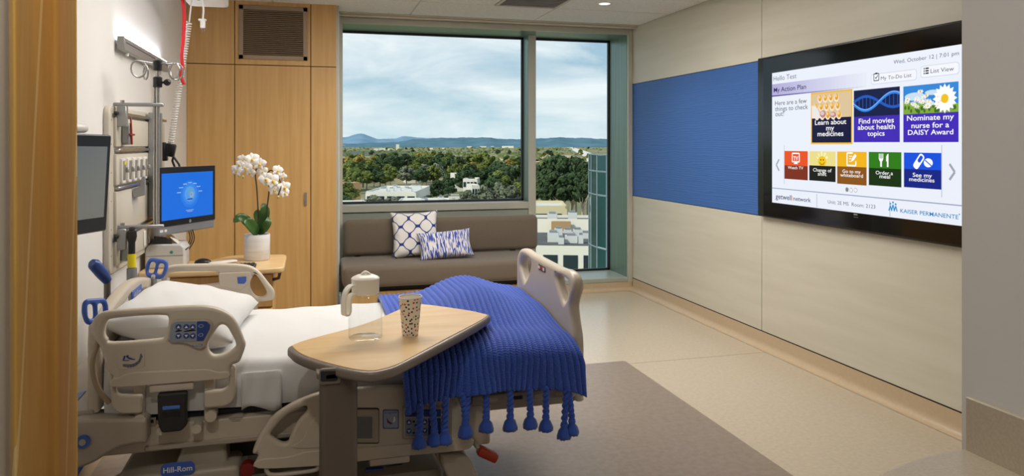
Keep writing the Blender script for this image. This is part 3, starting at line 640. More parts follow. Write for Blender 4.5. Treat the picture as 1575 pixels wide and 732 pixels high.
# grey bracket in the middle of the headwall
gb = root('wall_bracket', (HX, 4.45, 1.25), 'grey metal bracket plate standing out below the gas outlets', 'bracket')
plate('plate', [rounded([(HX + 0.004, 1.215), (HX + 0.03, 1.215), (HX + 0.065, 1.225), (HX + 0.065, 1.325), (HX + 0.05, 1.33), (HX + 0.035, 1.27), (HX + 0.004, 1.26)], 0.008)], 0.02, 0.003, XZ(4.45), M_GREY, gb)
rbox('arm', M_BLACKM, gb, Matrix.Translation((HX + 0.022, 4.51, 1.23)), 0.04, 0.12, 0.016, 0.003, 1)
# pole on swing arms
AY = 4.13; PXp = -0.733
ip = root('iv_pole', (PXp, AY, 1.05), 'steel infusion pole with looped hooks on two swing arms', 'pole')
tube('pole', M_STEEL, ip, [(PXp, AY, 1.075), (PXp, AY, 1.933)], 0.0095, 14)
tube('pole', M_STEEL, ip, [(PXp - 0.016, AY + 0.01, 1.075), (PXp - 0.016, AY + 0.01, 1.815)], 0.0075, 12)
for z in (1.70, 1.085):
    a = rbox('arm', M_GREY, ip, Matrix.Translation(((HX + PXp) / 2 + 0.004, AY, z)), PXp - HX + 0.05, 0.026, 0.018, 0.004, 1)
    rbox('clamp', M_GREY, ip, Matrix.Translation((HX + 0.02, AY, z - 0.06)), 0.045, 0.04, 0.105, 0.004, 1)
    rbox('clamp_screw', M_BLACKM, ip, Matrix.Translation((HX + 0.0, AY - 0.03, z - 0.045)), 0.016, 0.05, 0.016, 0.003, 1)
    lathe('bolt', M_STEEL, ip, [(0, 0.012), (0.01, 0.012), (0.01, 0)], (HX + 0.02, AY, z + 0.009), 12)
lathe('collar', M_BLACK, ip, [(0.012, 0), (0.020, 0.002), (0.022, 0.05), (0.014, 0.055)], (PXp, AY, 1.872), 16)
lathe('collar', M_BLACK, ip, [(0.012, 0), (0.022, 0.002), (0.022, 0.05), (0.014, 0.055)], (PXp, AY, 1.788), 16)
bm = bmesh.new(); ball_bm(bm, (PXp + 0.045, AY, 1.815), 0.018); tube_bm(bm, [(PXp + 0.01, AY, 1.813), (PXp + 0.035, AY, 1.815)], 0.006); fin('knob', bm, M_BLACK, ip, smooth=True)
def hook(dx, dy):
    d = Vector((dx, dy, 0)).normalized(); c = Vector((PXp, AY, 1.908)); pts = [c + d * 0.012, c + d * 0.05 + Vector((0, 0, 0.004)), c + d * 0.085 + Vector((0, 0, 0.008))]
    cc = c + d * 0.095 + Vector((0, 0, -0.033))
    for k in range(0, 15): a = math.radians(95 - k * 24); pts.append(cc + d * 0.042 * math.cos(a) * 0.8 + Vector((0, 0, 0.042 * math.sin(a))) + Vector((-d.y, d.x, 0)) * 0.0016 * k)
    tube('hook', M_STEEL, ip, pts, 0.0045, 8)
for q_ in ((-1, -0.55), (-0.55, 0.7), (1, 0.55), (0.75, -0.5)): hook(*q_)
# suction tube with yellow label hanging from the lower arm
st = root('suction_canister', (-0.848, 4.11, 0.9), 'slim black handle with a yellow label hanging under the lower swing arm', 'handle')
cx, cy = -0.848, 4.11
lathe('grip', M_BLACKM, st, [(0, 0), (0.016, 0), (0.016, 0.12), (0.02, 0.13), (0.024, 0.15), (0.022, 0.175), (0.012, 0.18), (0, 0.18)], (cx, cy, 0.890), 16)
lathe('label_band', M_YELLOW, st, [(0.0165, 0), (0.0195, 0), (0.0195, 0.068), (0.0165, 0.068)], (cx, cy, 0.885), 16)
lathe('connector', M_SILVER, st, [(0.012, -0.2), (0.018, -0.14), (0.022, -0.14), (0.022, -0.085), (0.019, -0.08), (0.024, -0.075), (0.024, -0.005), (0.01, 0)], (cx, cy, 0.885), 16)
tube('strap', M_BLACKM, st, [(cx - 0.01, cy, 1.07), (cx, cy, 1.072), (cx + 0.01, cy, 1.07)], 0.014, 8)
# ceiling pendant, cords, ribbon
pe = root('ceiling_pendant', (-0.62, 5.2, 2.71), 'white service pendant hanging from the ceiling near the wardrobe', 'pendant')
p0, p1 = PY(284, 0, 5.2), PY(348, 5, 5.2); pz = p1.z
plate('plate', [rounded([(p0.x, 5.02), (p1.x, 5.02), (p1.x, 5.4), (p0.x, 5.4)], 0.05)], 0.05, 0.012, Matrix.Translation((0, 0, pz + 0.028)), M_WHITE, pe)
lathe('stem', M_WHITE, pe, [(0.05, pz + 0.05), (0.05, ZT - 0.02), (0.09, ZT - 0.02), (0.09, ZT - 0.0062)], ((p0.x + p1.x) / 2, 5.22, 0), 24)
tube('latch', M_DARK, pe, [((p0.x + p1.x) / 2 - 0.03, 5.1, pz + 0.004), ((p0.x + p1.x) / 2 - 0.03, 5.1, pz - 0.006)], 0.01, 10)
def coil(name, a, b, r, turns, wire, m, par):
    a, b = Vector(a), Vector(b); d = (b - a).normalized(); u_ = d.orthogonal().normalized(); v_ = d.cross(u_); N = turns * 9
    tube(name, m, par, [a + (b - a) * (k / N) + (u_ * math.cos(2 * math.pi * k / 9) + v_ * math.sin(2 * math.pi * k / 9)) * r for k in range(N + 1)], wire, 5)
cc = root('coiled_cord', (-0.8, 5.2, 1.5), 'white coiled cord hanging down from the ceiling pendant to a black hand control', 'cord')
c0, c1, c2 = PY(295, 5, 5.18), PY(291, 34, 5.2), PY(262, 226, 5.2)
tube('lead', M_WHITE, cc, [c0 + Vector((0, 0, 0.03)), c1], 0.005, 8); coil('coil', c1, c2, 0.016, 50, 0.0042, M_WHITE, cc)
hc = root('hand_control', tuple(c2), 'black hand control in its clip at the end of the coiled cord', 'remote control')
rbox('body', M_BLACK, hc, Matrix.Translation(c2 + Vector((0.0, 0.0, -0.02))) @ Matrix.Rotation(0.2, 4, 'Y'), 0.06, 0.05, 0.085, 0.012, 2)
rbox('clip', M_BLACK, hc, Matrix.Translation(c2 + Vector((-0.035, 0.0, -0.03))) @ Matrix.Rotation(-0.1, 4, 'Y'), 0.03, 0.06, 0.12, 0.008, 2)
tube('cable_loop', M_BLACK, hc, [c2 + Vector(v) for v in ((0.02, 0, -0.05), (0.012, 0, -0.09), (0.03, 0, -0.14), (0.05, 0, -0.165), (0.062, 0, -0.15), (0.05, 0, -0.11), (0.03, 0, -0.08), (0.018, 0, -0.06))], 0.007, 8)
ac = root('alloy_upright', (-0.89, 4.91, 1.5), 'grey extruded metal upright fixed to the headwall behind the pole', 'upright')
box('channel', M_GREY, ac, HX + 0.001, HX + 0.06, 4.86, 4.97, 1.07, 1.69, 0.003, 1); box('groove', M_SILVER, ac, HX + 0.06, HX + 0.064, 4.89, 4.93, 1.075, 1.685)
pl_ = root('power_plug', (-0.5, 5.1, 2.3), 'white cord ending in a plug hanging from the ceiling pendant', 'plug')
g0, g1 = PY(312, 4, 5.15), PY(312, 30, 5.15)
tube('cord', M_WHITE, pl_, [g0 + Vector((0, 0, .03)), (g0 + g1) / 2 + Vector((0.004, 0, 0)), g1], 0.006, 8)
rbox('plug_body', M_WHITE, pl_, Matrix.Translation(g1 + Vector((0.0, 0, -0.028))), 0.03, 0.03, 0.055, 0.006, 2); rbox('collar', M_WHITE, pl_, Matrix.Translation(g1 + Vector((-0.003, 0, -0.003))), 0.048, 0.03, 0.014, 0.004, 1)
for q_ in (-0.007, 0.007): rbox('prong', M_STEEL, pl_, Matrix.Translation(g1 + Vector((q_ + 0.004, 0, -0.066))), 0.004, 0.01, 0.03)
rb = [PY(279.5, -6, 5.14), PY(283, 20, 5.14), PY(282, 60, 5.14), PY(279.5, 85, 5.14), PY(281, 105, 5.14), PY(278, 115, 5.14), PY(283, 130, 5.14)]
bm = bmesh.new(); pv = None
for i, p in enumerate(catmull(rb, 6, False)):
    an = 0.35 * math.sin(i * 0.28); w2 = Vector((math.cos(an), math.sin(an), 0)) * 0.011
    q_ = [bm.verts.new(p - w2), bm.verts.new(p + w2)]
    if pv: bm.faces.new((pv[0], pv[1], q_[1], q_[0]))
    pv = q_
o = fin('ribbon', bm, mat('red_ribbon', 'd21a22', 0.6), None, smooth=True); md = o.modifiers.new('solid', 'SOLIDIFY'); md.thickness = 0.0015
tag(o, 'thin red ribbon hanging from the ceiling pendant beside the coiled cord', 'ribbon')
# patient television on a wall arm
pt_ = root('patient_television', (-0.87, 3.0, 1.35), 'small black-framed flat television switched off on a white wall arm', 'television')
A_ = Vector((-0.745, 3.19, 0)); B2 = Vector((-0.925, 2.70, 0)); dv = (A_ - B2).normalized(); nv = Vector((dv.y, -dv.x, 0))
M_ = Matrix(((dv.x, 0, nv.x, 0), (dv.y, 0, nv.y, 0), (0, 1, 0, 0), (0, 0, 0, 1))); LT = (A_ - B2).length
za, zb = PX(165, 205, A_.x).z, PX(165, 352, A_.x).z
M_ = Matrix.Translation((B2.x, B2.y, zb)) @ M_ @ Matrix.Rotation(0.05, 4, 'X') @ Matrix.Rotation(-0.012, 4, 'Z')
hT = za - zb
plate('case', [rounded([(0, 0), (LT, 0), (LT, hT), (0, hT)], 0.012)], 0.032, 0.005, M_ @ Matrix.Translation((0, 0, -0.018)), M_BLACK, pt_)
plate('screen', [rounded([(0.02, 0.055), (LT - 0.024, 0.055), (LT - 0.024, hT - 0.045), (0.02, hT - 0.045)], 0.003)], 0.002, 0.0, M_ @ Matrix.Translation((0, 0, -0.0015)), mat('screen_reflection_grey', '868e8f', 0.2, 0.0, spec=0.8), pt_)  # grey base colour holds the room's reflection on the dark screen
rbox('maker_mark', mat('mark_grey', '4a4a4a', .5), pt_, M_ @ Matrix.Translation((LT - 0.20, 0.024, -0.0012)), 0.05, 0.008, 0.0012)
tube('wall_arm', M_WHITE, pt_, [PX(122, 197, -0.80) + Vector((-0.12, -0.15, 0)), PX(122, 197, -0.80), PX(128, 197, -0.80)], 0.018, 16)
tube('wall_mount', M_WHITE, pt_, [(-0.965, 2.92, 1.36), (-0.90, 2.95, 1.36)], 0.03, 14)
# ================================================================== DESK CORNER
CZ = 0.76
dk = root('bedside_cabinet', (-0.5, 4.95, 0), 'maple bedside cabinet with a rounded top beside the wardrobe', 'cabinet')
topo = rounded([(-0.945, 4.72), (-0.30, 4.68), (-0.135, 4.70), (-0.135, 5.26), (-0.484, 5.31), (-0.61, 5.12), (-0.945, 5.12)], 0.05)
plate('top', [topo], 0.034, 0.010, Matrix.Translation((0, 0, CZ - 0.017)), M_TABLEWOOD, dk, 3)
box('body', M_WOOD, dk, -0.78, -0.20, 4.76, 5.10, 0.06, CZ - 0.034, 0.004, 1)
box('plinth', M_DARK, dk, -0.76, -0.22, 4.78, 5.08, 0, 0.06)
for z0, z1 in ((0.52, 0.715), (0.08, 0.51)):
    d = box('drawer', M_WOOD, dk, -0.775, -0.205, 4.742, 4.76, z0, z1, 0.003, 1); tube('handle', M_STEEL, d, [(-0.55, 4.73, z1 - 0.05), (-0.43, 4.73, z1 - 0.05)], 0.006, 8)
tube('rail_bracket', mat('brown_bracket', '5c3f2a', 0.5), dk, [(-0.16, 4.74, CZ - 0.03), (-0.168, 4.74, CZ - 0.07), (-0.20, 4.76, CZ - 0.08)], 0.010, 8)
# orchid
oc = Vector((-0.312, 5.06, CZ))
og = root('potted_orchid', tuple(oc), 'white moth orchid in a white cylindrical pot on the bedside cabinet', 'plant')
M_POT = mat('pot_glaze', 'e3e2e2', 0.30, color2='d3d1ce', scale=(3, 3, 40))
lathe('pot', M_POT, og, [(0.0, 0.001), (0.074, 0.001), (0.079, 0.008), (0.080, 0.16), (0.078, 0.165), (0.072, 0.163), (0.071, 0.14), (0, 0.14)], oc, 40)
lathe('soil', mat('bark_soil', '3a2a1c', 0.95, color2='5a422c', scale=(90, 90, 90)), og, [(0, 0.147), (0.0705, 0.143)], oc, 24)
def oat(px, py, dy=0.0): return PY(px, py, oc.y + dy)
def leaf(pts, w, m, par, name='leaf', curl=0.25):
    P_ = catmull(pts, 6, False); N = len(P_); bm = bmesh.new(); rows = []
    for i, p in enumerate(P_):
        d = (P_[min(i + 1, N - 1)] - P_[max(i - 1, 0)]).normalized(); t_ = i / (N - 1); ww = w * max(math.sin(math.pi * min(0.08 + t_ * 0.94, 1.0)) ** 0.6, 0.02)
        s_ = d.cross(Vector((0.25, -1.0, 0.55))).normalized(); nn = s_.cross(d)
        rows.append([bm.verts.new(p + s_ * ww * q_ + nn * (q_ * q_) * ww * curl) for q_ in (-1, -.5, 0, .5, 1)])
    for a, b in zip(rows, rows[1:]):
        for k in range(4): bm.faces.new((a[k], a[k + 1], b[k + 1], b[k]))
    o = fin(name, bm, m, par, smooth=True); md = o.modifiers.new('solid', 'SOLIDIFY'); md.thickness = 0.002; return o
base = oc + Vector((0.0, 0, 0.15))
leaf([oat(396, 358), oat(384, 345, -.03), oat(370, 335, -.06), oat(359, 342, -.07)], 0.034, M_LEAFY, og)
leaf([oat(396, 360, -.02), oat(390, 352, -.05), oat(381, 342, -.08), oat(377, 338, -.08)], 0.038, M_LEAFY, og)
leaf([oat(397, 360, .02), oat(404, 340, .01), oat(407, 322, 0), oat(403, 313, .01)], 0.034, M_LEAFY, og)
leaf([oat(400, 358, .0), oat(406, 352, -.03), oat(412, 342, -.04), oat(412, 334, -.02)], 0.026, M_LEAFY, og)
leaf([oat(398, 358, .03), oat(400, 345, .05), oat(396, 330, .06), oat(398, 322, .06)], 0.03, M_LEAFY, og)
tube('stem', M_STEM, og, catmull([oat(396, 359), oat(397, 330), oat(395, 290), oat(393, 268), oat(396, 250), oat(388, 242), oat(375, 246, -.03), oat(367, 258, -.05)], 5, False), 0.0042, 8)
tube('stem', M_STEM, og, catmull([oat(408, 357), oat(411, 320), oat(414, 288), oat(410, 272), oat(416, 262), oat(426, 268, -.03), oat(432, 285, -.05), oat(428, 300, -.05)], 5, False), 0.0042, 8)
def flower(c, r, yaw, pitch, roll):
    M = Matrix.Translation(c) @ Matrix.Rotation(yaw, 4, 'Z') @ Matrix.Rotation(pitch, 4, 'X') @ Matrix.Rotation(roll, 4, 'Y')
    bm = bmesh.new()
    def petal(an, L, W, lift):
        d = Vector((math.cos(an), 0, math.sin(an))); s_ = Vector((-math.sin(an), 0, math.cos(an))); rows = []
        for i in range(6):
            t_ = i / 5; ww = W * (math.sin(math.pi * min(0.12 + 0.86 * t_, 1)) ** 0.7); pc = d * L * t_ + Vector((0, -lift * math.sin(t_ * 2.4), 0))
            rows.append([bm.verts.new(pc + s_ * ww * q_ + Vector((0, 0.25 * W * q_ * q_, 0))) for q_ in (-1, -.4, .4, 1)])
        for a, b in zip(rows, rows[1:]):
            for k in range(3): bm.faces.new((a[k], a[k + 1], b[k + 1], b[k]))
    for an in (0.35, math.pi - 0.35): petal(an, r, r * 0.55, r * .12)
    for an in (math.pi / 2, -0.95, math.pi + 0.95): petal(an, r * .9, r * 0.33, r * .05)
    bmesh.ops.transform(bm, matrix=M, verts=bm.verts); f = fin('flower', bm, M_PETAL, og, smooth=True)
    bm = bmesh.new(); ball_bm(bm, (0, -r * .2, -r * .1), r * .22, (1, .8, 1.1), 1); ball_bm(bm, (0, -r * .26, -r * .34), r * .13, (1, .7, 1.2), 1); bmesh.ops.transform(bm, matrix=M, verts=bm.verts)
    fin('lip', bm, mat('orchid_lip', 'd9b83f', 0.5), f, smooth=True)
rnd = random.Random(11)
for px, py, s_, ya in ((364, 262, 1, -.5), (373, 245, .85, -.3), (378, 258, 1.05, -.2), (388, 245, 1.15, .1), (399, 252, 1.1, .3), (385, 265, .9, -.4), (404, 264, .9, .2), (409, 275, 1.15, .1), (419, 278, 1.2, .35), (427, 262, .95, .5), (422, 292, 1.0, .1), (437, 288, 1.1, .4), (434, 272, .85, .6), (438, 297, .8, .3), (369, 253, .8, -.6)):
    flower(oat(px, py, -0.05 + rnd.uniform(-.03, .03)), 0.042 * s_, ya, rnd.uniform(-.1, .35), rnd.uniform(-.4, .4))
for px, py in ((368, 270), (374, 272), (428, 303)):
    bm = bmesh.new(); ball_bm(bm, oat(px, py, -.05), 0.009, (1, 1, 1.4), 1); fin('bud', bm, mat('orchid_bud', 'b5b877', 0.5), og, smooth=True)
# computer
cp = root('computer_monitor', (-0.7, 5.0, 1.15), 'black all-in-one computer with a bright blue screen on a wall arm', 'computer')
mA, mB = PY(244, 310, 4.78), PY(330.5, 310, 5.22); mA.z = mB.z = 0; dv = (mB - mA).normalized(); nv = Vector((dv.y, -dv.x, 0)); LM = (mB - mA).length
zt, zbm = PY(244, 258, 4.78).z, PY(244, 364, 4.78).z
M_ = Matrix.Translation((mA.x, mA.y, zbm)) @ Matrix(((dv.x, 0, nv.x, 0), (dv.y, 0, nv.y, 0), (0, 1, 0, 0), (0, 0, 0, 1)))
HM = zt - zbm
plate('case', [rounded([(0, 0), (LM, 0), (LM, HM), (0, HM)], 0.012)], 0.04, 0.008, M_ @ Matrix.Translation((0, 0, -0.022)), M_SILVER, cp)
plate('bezel', [rounded([(0.0, 0.052), (LM, 0.052), (LM, HM), (0.0, HM)], 0.006)], 0.004, 0.001, M_, M_BLACK, cp)
sc_ = plate('screen', [[(0.022, 0.088), (LM - 0.024, 0.088), (LM - 0.024, HM - 0.036), (0.022, HM - 0.036)]], 0.001, 0.0, M_ @ Matrix.Translation((0, 0, 0.0024)), em('1f70e0', 0.9), cp)
def mdisc(name, c, r0, r1, m, par, z=0.0036):
    bm = bmesh.new(); n_ = 24
    if r0 > 0:
        A = [bm.verts.new((c[0] + r0 * math.cos(k * 2 * math.pi / n_), c[1] + r0 * math.sin(k * 2 * math.pi / n_), z)) for k in range(n_)]; B = [bm.verts.new((c[0] + r1 * math.cos(k * 2 * math.pi / n_), c[1] + r1 * math.sin(k * 2 * math.pi / n_), z)) for k in range(n_)]
        for k in range(n_): bm.faces.new((A[k], A[(k + 1) % n_], B[(k + 1) % n_], B[k]))
    else: bm.faces.new([bm.verts.new((c[0] + r1 * math.cos(k * 2 * math.pi / n_), c[1] + r1 * math.sin(k * 2 * math.pi / n_), z)) for k in range(n_)])
    bmesh.ops.transform(bm, matrix=M_, verts=bm.verts); return fin(name, bm, m, par)
lc = (LM * 0.52, HM * 0.58)
for r_, c_ in ((0.085, '2b7ce6'), (0.066, '3c8aea'), (0.048, '5a9fee')): mdisc('glow', lc, 0, r_, em(c_, 0.9), sc_, 0.0036 + (0.085 - r_) * 0.01)
for dx, dy, c_ in ((0, 0.018, '6fb04f'), (-0.014, -0.004, '3f9fe0'), (0.014, -0.004, 'e0b03a')): mdisc('logo', (lc[0] + dx, lc[1] + dy), 0.011, 0.016, em(c_, 0.9), sc_, 0.0046)
for k in range(7):
    a = math.radians(10 + k * 26.5); c_ = (lc[0] + 0.105 * math.cos(a) * 0.95, lc[1] + 0.07 * math.sin(a))
    rbox('caption', em('d4e4fa', 0.7), sc_, M_ @ Matrix.Translation((c_[0], c_[1], 0.0037)), 0.034, 0.004, 0.0004)
for dy, w_ in ((-0.1, 0.07), (-0.108, 0.05)): rbox('caption', em('a9c8f4', 0.7), sc_, M_ @ Matrix.Translation((lc[0], lc[1] + dy, 0.0037)), w_, 0.004, 0.0004)
rbox('caption', em('12316e', 0.8), sc_, M_ @ Matrix.Translation((lc[0], lc[1] - 0.032, 0.0046)), 0.05, 0.006, 0.0004)
mdisc('badge', (LM * 0.53, 0.066), 0, 0.010, mat('badge_silver', 'b8bbc0', 0.3, 0.5), cp, 0.0024); lettering('hp', M_ @ Matrix.Translation((LM * 0.53, 0.0635, 0.0028)), M_BLACK, cp, width=.010, align='CENTER')
mdisc('webcam', (LM * 0.5, HM - 0.018), 0, 0.003, M_DARK, cp, 0.0024)
for k in (0, 1): rbox('sticker', M_WHITE, cp, M_ @ Matrix.Translation((0.025 + k * 0.035, 0.028, -0.0013)), 0.026 - k * .006, 0.014, 0.001)
for k in range(4): rbox('port', M_BLACK, cp, M_ @ Matrix.Translation((-0.0005, 0.13 + k * 0.018, -0.022)), 0.002, 0.009, 0.008)
mc = M_ @ Vector((LM / 2, HM * 0.4, -0.045)); tube('wall_arm', M_SILVER, cp, [mc, mc + Vector((-0.09, 0.07, 0)), (HX + 0.02, mc.y + 0.1, mc.z)], 0.022, 10)
c0 = M_ @ Vector((LM * 0.55, 0.0, -0.02))
for k in range(3): tube('cable', M_BLACK, cp, catmull([c0 + Vector((0.012 * k, 0, 0.01)), c0 + Vector((0.01 + 0.012 * k, 0, -0.05)), c0 + Vector((-0.02 + 0.012 * k, 0.02, -0.11)), Vector((c0.x - 0.06, c0.y - 0.03 + 0.012 * k, CZ + 0.006))], 5, False), 0.0035, 6)
# label printer
pn = root('label_printer', (-0.84, 4.95, CZ), 'compact grey label printer with a clear lid on the cabinet', 'printer')
M_PRN = mat('printer_grey', 'c9c9c6', 0.45)
plate('case', [rounded([(-0.93, CZ), (-0.715, CZ), (-0.715, CZ + 0.12), (-0.735, CZ + 0.14), (-0.91, CZ + 0.145), (-0.93, CZ + 0.12)], 0.012)], 0.22, 0.008, XZ(4.96), M_PRN, pn)
lathe('lid_window', mat('smoked_lid', '2a2d31', 0.15), pn, [(0.0, 0.10), (0.062, 0.10), (0.062, -0.07), (0, -0.07)], (0, 0, 0), 24).matrix_basis = Matrix.Translation((-0.845, 4.97, CZ + 0.125)) @ Matrix.Rotation(math.pi / 2, 4, 'X')
rbox('paper', M_WHITE, pn, Matrix.Translation((-0.775, 4.93, CZ + 0.158)) @ Matrix.Rotation(0.75, 4, 'Y'), 0.07, 0.08, 0.002)
rbox('slot', M_DARK, pn, Matrix.Translation((-0.7145, 4.96, CZ + 0.1)), 0.002, 0.12, 0.008); rbox('tear_bar', M_WHITE, pn, Matrix.Translation((-0.712, 4.96, CZ + 0.112)), 0.006, 0.13, 0.006)
rbox('logo', mat('teal_logo', '1f8f7a', 0.4), pn, Matrix.Translation((-0.785, 4.8495, CZ + 0.095)) @ Matrix.Rotation(0.78, 4, 'Y'), 0.016, 0.002, 0.016)
rbox('seam', mat('printer_seam', '8a8a88', 0.5), pn, Matrix.Translation((-0.822, 4.8495, CZ + 0.075)), 0.20, 0.002, 0.003)
# mouse, keyboard, paper
pm = PZ(312, 405, CZ)
bm = bmesh.new(); ball_bm(bm, (0, 0, 0), 0.05, (0.75, 1.1, 0.62)); bmesh.ops.bisect_plane(bm, geom=bm.verts[:] + bm.edges[:] + bm.faces[:], plane_co=(0, 0, -0.001), plane_no=(0, 0, -1), clear_outer=True)
bmesh.ops.transform(bm, matrix=Matrix.Translation((pm.x, pm.y, CZ + 0.001)) @ Matrix.Rotation(1.3, 4, 'Z'), verts=bm.verts); tag(fin('computer_mouse', bm, M_BLACK, None, smooth=True), 'black computer mouse on the bedside cabinet beside the printer', 'mouse')
kb = root('keyboard', (-0.47, 4.78, CZ), 'black keyboard lying at the front edge of the bedside cabinet', 'keyboard')
box('base', M_BLACK, kb, -0.66, -0.30, 4.71, 4.83, CZ, CZ + 0.014, 0.004, 1)
bm = bmesh.new()
for i in range(15):
    for j in range(5): bx(bm, -0.652 + i * 0.023, -0.633 + i * 0.023, 4.716 + j * 0.022, 4.734 + j * 0.022, CZ + 0.013, CZ + 0.02)
k_ = fin('keys', bm, M_BLACKM, kb); k_['kind'] = 'stuff'
pb = PZ(343, 405, CZ); rbox_ = rbox('tablet', M_WHITE, None, Matrix.Translation((pb.x, pb.y, CZ + 0.008)) @ Matrix.Rotation(0.45, 4, 'Z') @ Matrix.Rotation(-0.03, 4, 'Y'), 0.16, 0.06, 0.012, 0.003, 1); tag(rbox_, 'thin white pad lying on the cabinet in front of the orchid pot', 'pad')
#@@PART4
# ================================================================== HOSPITAL BED
YR = 2.85                                           # plane of the near rails
bed = root('hospital_bed', (0.2, 3.4, 0), 'beige hospital bed with raised side rails and moulded end boards', 'bed')
def A1(zx, zy): p = PY(130 + zx * 0.28698, 470 + zy * 0.28698, YR); return (p.x, p.z)     # near head rail
def A2(zx, zy): p = PY(380 + zx * 0.25397, 550 + zy * 0.25397, YR); return (p.x, p.z)     # near foot rail
def rail(y, flip=False):
    out = [(32, 130), (36, 92), (52, 64), (80, 45), (140, 30), (400, 12), (560, 4), (650, 5), (720, 20), (780, 52), (818, 100), (852, 180), (862, 215), (848, 262), (828, 305), (790, 322), (778, 345), (770, 388), (640, 402), (400, 420), (155, 436), (150, 385), (118, 350), (100, 290), (80, 225), (48, 178)]
    h1 = [(103, 128), (112, 95), (145, 74), (300, 58), (420, 55), (446, 68), (444, 120), (426, 168), (385, 183), (150, 200), (118, 182), (103, 155)]
    h2 = [(704, 132), (728, 107), (757, 112), (784, 152), (810, 208), (796, 235), (745, 262), (692, 268), (666, 245), (660, 208), (678, 172)]
    r_ = plate('side_rail', [catmull([A1(*p) for p in out], 4), catmull([A1(*p) for p in h1], 4), catmull([A1(*p) for p in h2], 4)], 0.038, 0.014, XZ(y), M_CREAM, bed, 3)
    r_['label'] = 'head side rail'
    return r_
r1 = rail(YR + 0.019)
plate('lower_edge', [catmull([A1(*p) for p in ((155, 390), (190, 382), (225, 362), (300, 352), (600, 338), (660, 338), (720, 352), (768, 352), (768, 388), (640, 400), (400, 420), (155, 434))], 4)], 0.012, 0.004, XZ(YR - 0.002), M_CREAM, r1)
pod = [A1(*p) for p in ((446, 188), (462, 92), (492, 72), (660, 70), (690, 88), (690, 122), (652, 216), (622, 236), (585, 222), (555, 204))]
plate('control_pod', [rounded(pod, 0.012)], 0.014, 0.005, XZ(YR - 0.004), M_CREAM2, r1)
plate('keypad', [rounded([A1(*p) for p in ((456, 182), (470, 96), (496, 82), (604, 80), (604, 186), (470, 192))], 0.006)], 0.002, 0.0005, XZ(YR - 0.0120), mat('keypad_grey', '8b93a0', 0.4), r1)
plate('keypad', [rounded([A1(*p) for p in ((605, 80), (655, 80), (676, 98), (674, 120), (640, 184), (605, 186))], 0.004)], 0.002, 0.0005, XZ(YR - 0.0120), M_NAVY, r1)
for zx in (507, 549, 583):
    for zy, d in ((109, 1), (157, -1)):
        a, b = A1(zx, zy); plate('button', [[(a + 0.0098 * math.cos(t_ * .42), b + 0.0098 * math.sin(t_ * .42)) for t_ in range(15)]], 0.003, 0.0008, XZ(YR - 0.0135), M_NAVY, r1)
        plate('arrow', [[(a - .0055, b - .004 * d), (a + .0055, b - .004 * d), (a, b + .005 * d)]], 0.001, 0.0, XZ(YR - 0.0155), M_WHITE, r1)
for x0, x1 in ((490, 525), (535, 600)):
    (a, b), (a2, _) = A1(x0, 132), A1(x1, 130); plate('symbol', [[(a, b - .003), (a2, b - .001), (a2, b + .002), ((a + a2) / 2, b + .004), (a, b)]], 0.001, 0, XZ(YR - 0.0135), M_BLACK, r1)
for zx, zy in ((627, 104), (626, 152)):
    a, b = A1(zx, zy); plate('symbol', [[(a + .009 * math.cos(t_ * .52), b + .006 * math.sin(t_ * .52)) for t_ in range(12)], [(a + .006 * math.cos(t_ * .52), b + .004 * math.sin(t_ * .52)) for t_ in range(12)]], 0.001, 0, XZ(YR - 0.0135), mat('symbol_pale', '8d9cc8', 0.5), r1)
(a, b), (a2, b2) = A1(580, 214), A1(634, 202); plate('brand_label', [rounded([(a, b), (a2, b), (a2, b2), (a, b2)], .004)], .001, 0, XZ(YR - 0.0118), M_BLUE, r1)
lettering('Hill-Rom', XZ(YR - 0.0126) @ Matrix.Translation(((a + a2) / 2, b + .001, 0)), M_WHITE, r1, width=(a2 - a) * .8, align='CENTER')
plate('angle_gauge', [rounded([A1(*p) for p in ((178, 248), (200, 230), (322, 226), (322, 330), (180, 344))], .012)], .003, .001, XZ(YR - 0.0005), M_CREAM, r1)
L_ = [catmull([A1(*p) for p in ((210, 312), (255, 312), (290, 292), (300, 258), (308, 262), (300, 300), (265, 326), (212, 326))], 3)]
plate('gauge_scale', L_, .001, 0, XZ(YR - 0.003), mat('gauge_grey', '6f6d6c', 0.5), r1)
for pts in (((205, 290), (212, 268), (222, 268), (215, 290)), ((222, 272), (240, 276), (262, 284), (272, 284), (270, 290), (240, 286)), ((205, 291), (240, 291), (240, 294), (205, 294))): plate('symbol', [[A1(*p) for p in pts]], .001, 0, XZ(YR - 0.003), M_NAVY, r1)
a, b = A1(231, 270); plate('symbol', [[(a + .004 * math.cos(t_ * .6), b + .004 * math.sin(t_ * .6)) for t_ in range(10)]], .001, 0, XZ(YR - 0.003), M_NAVY, r1)
for k in range(6):
    a, b = A1(228 + k * 15, 318 - k * k * 2.2); rbox('tick', M_NAVY, r1, Matrix.Translation((a + .004, YR - .0032, b - .006)), .002, .001, .008)
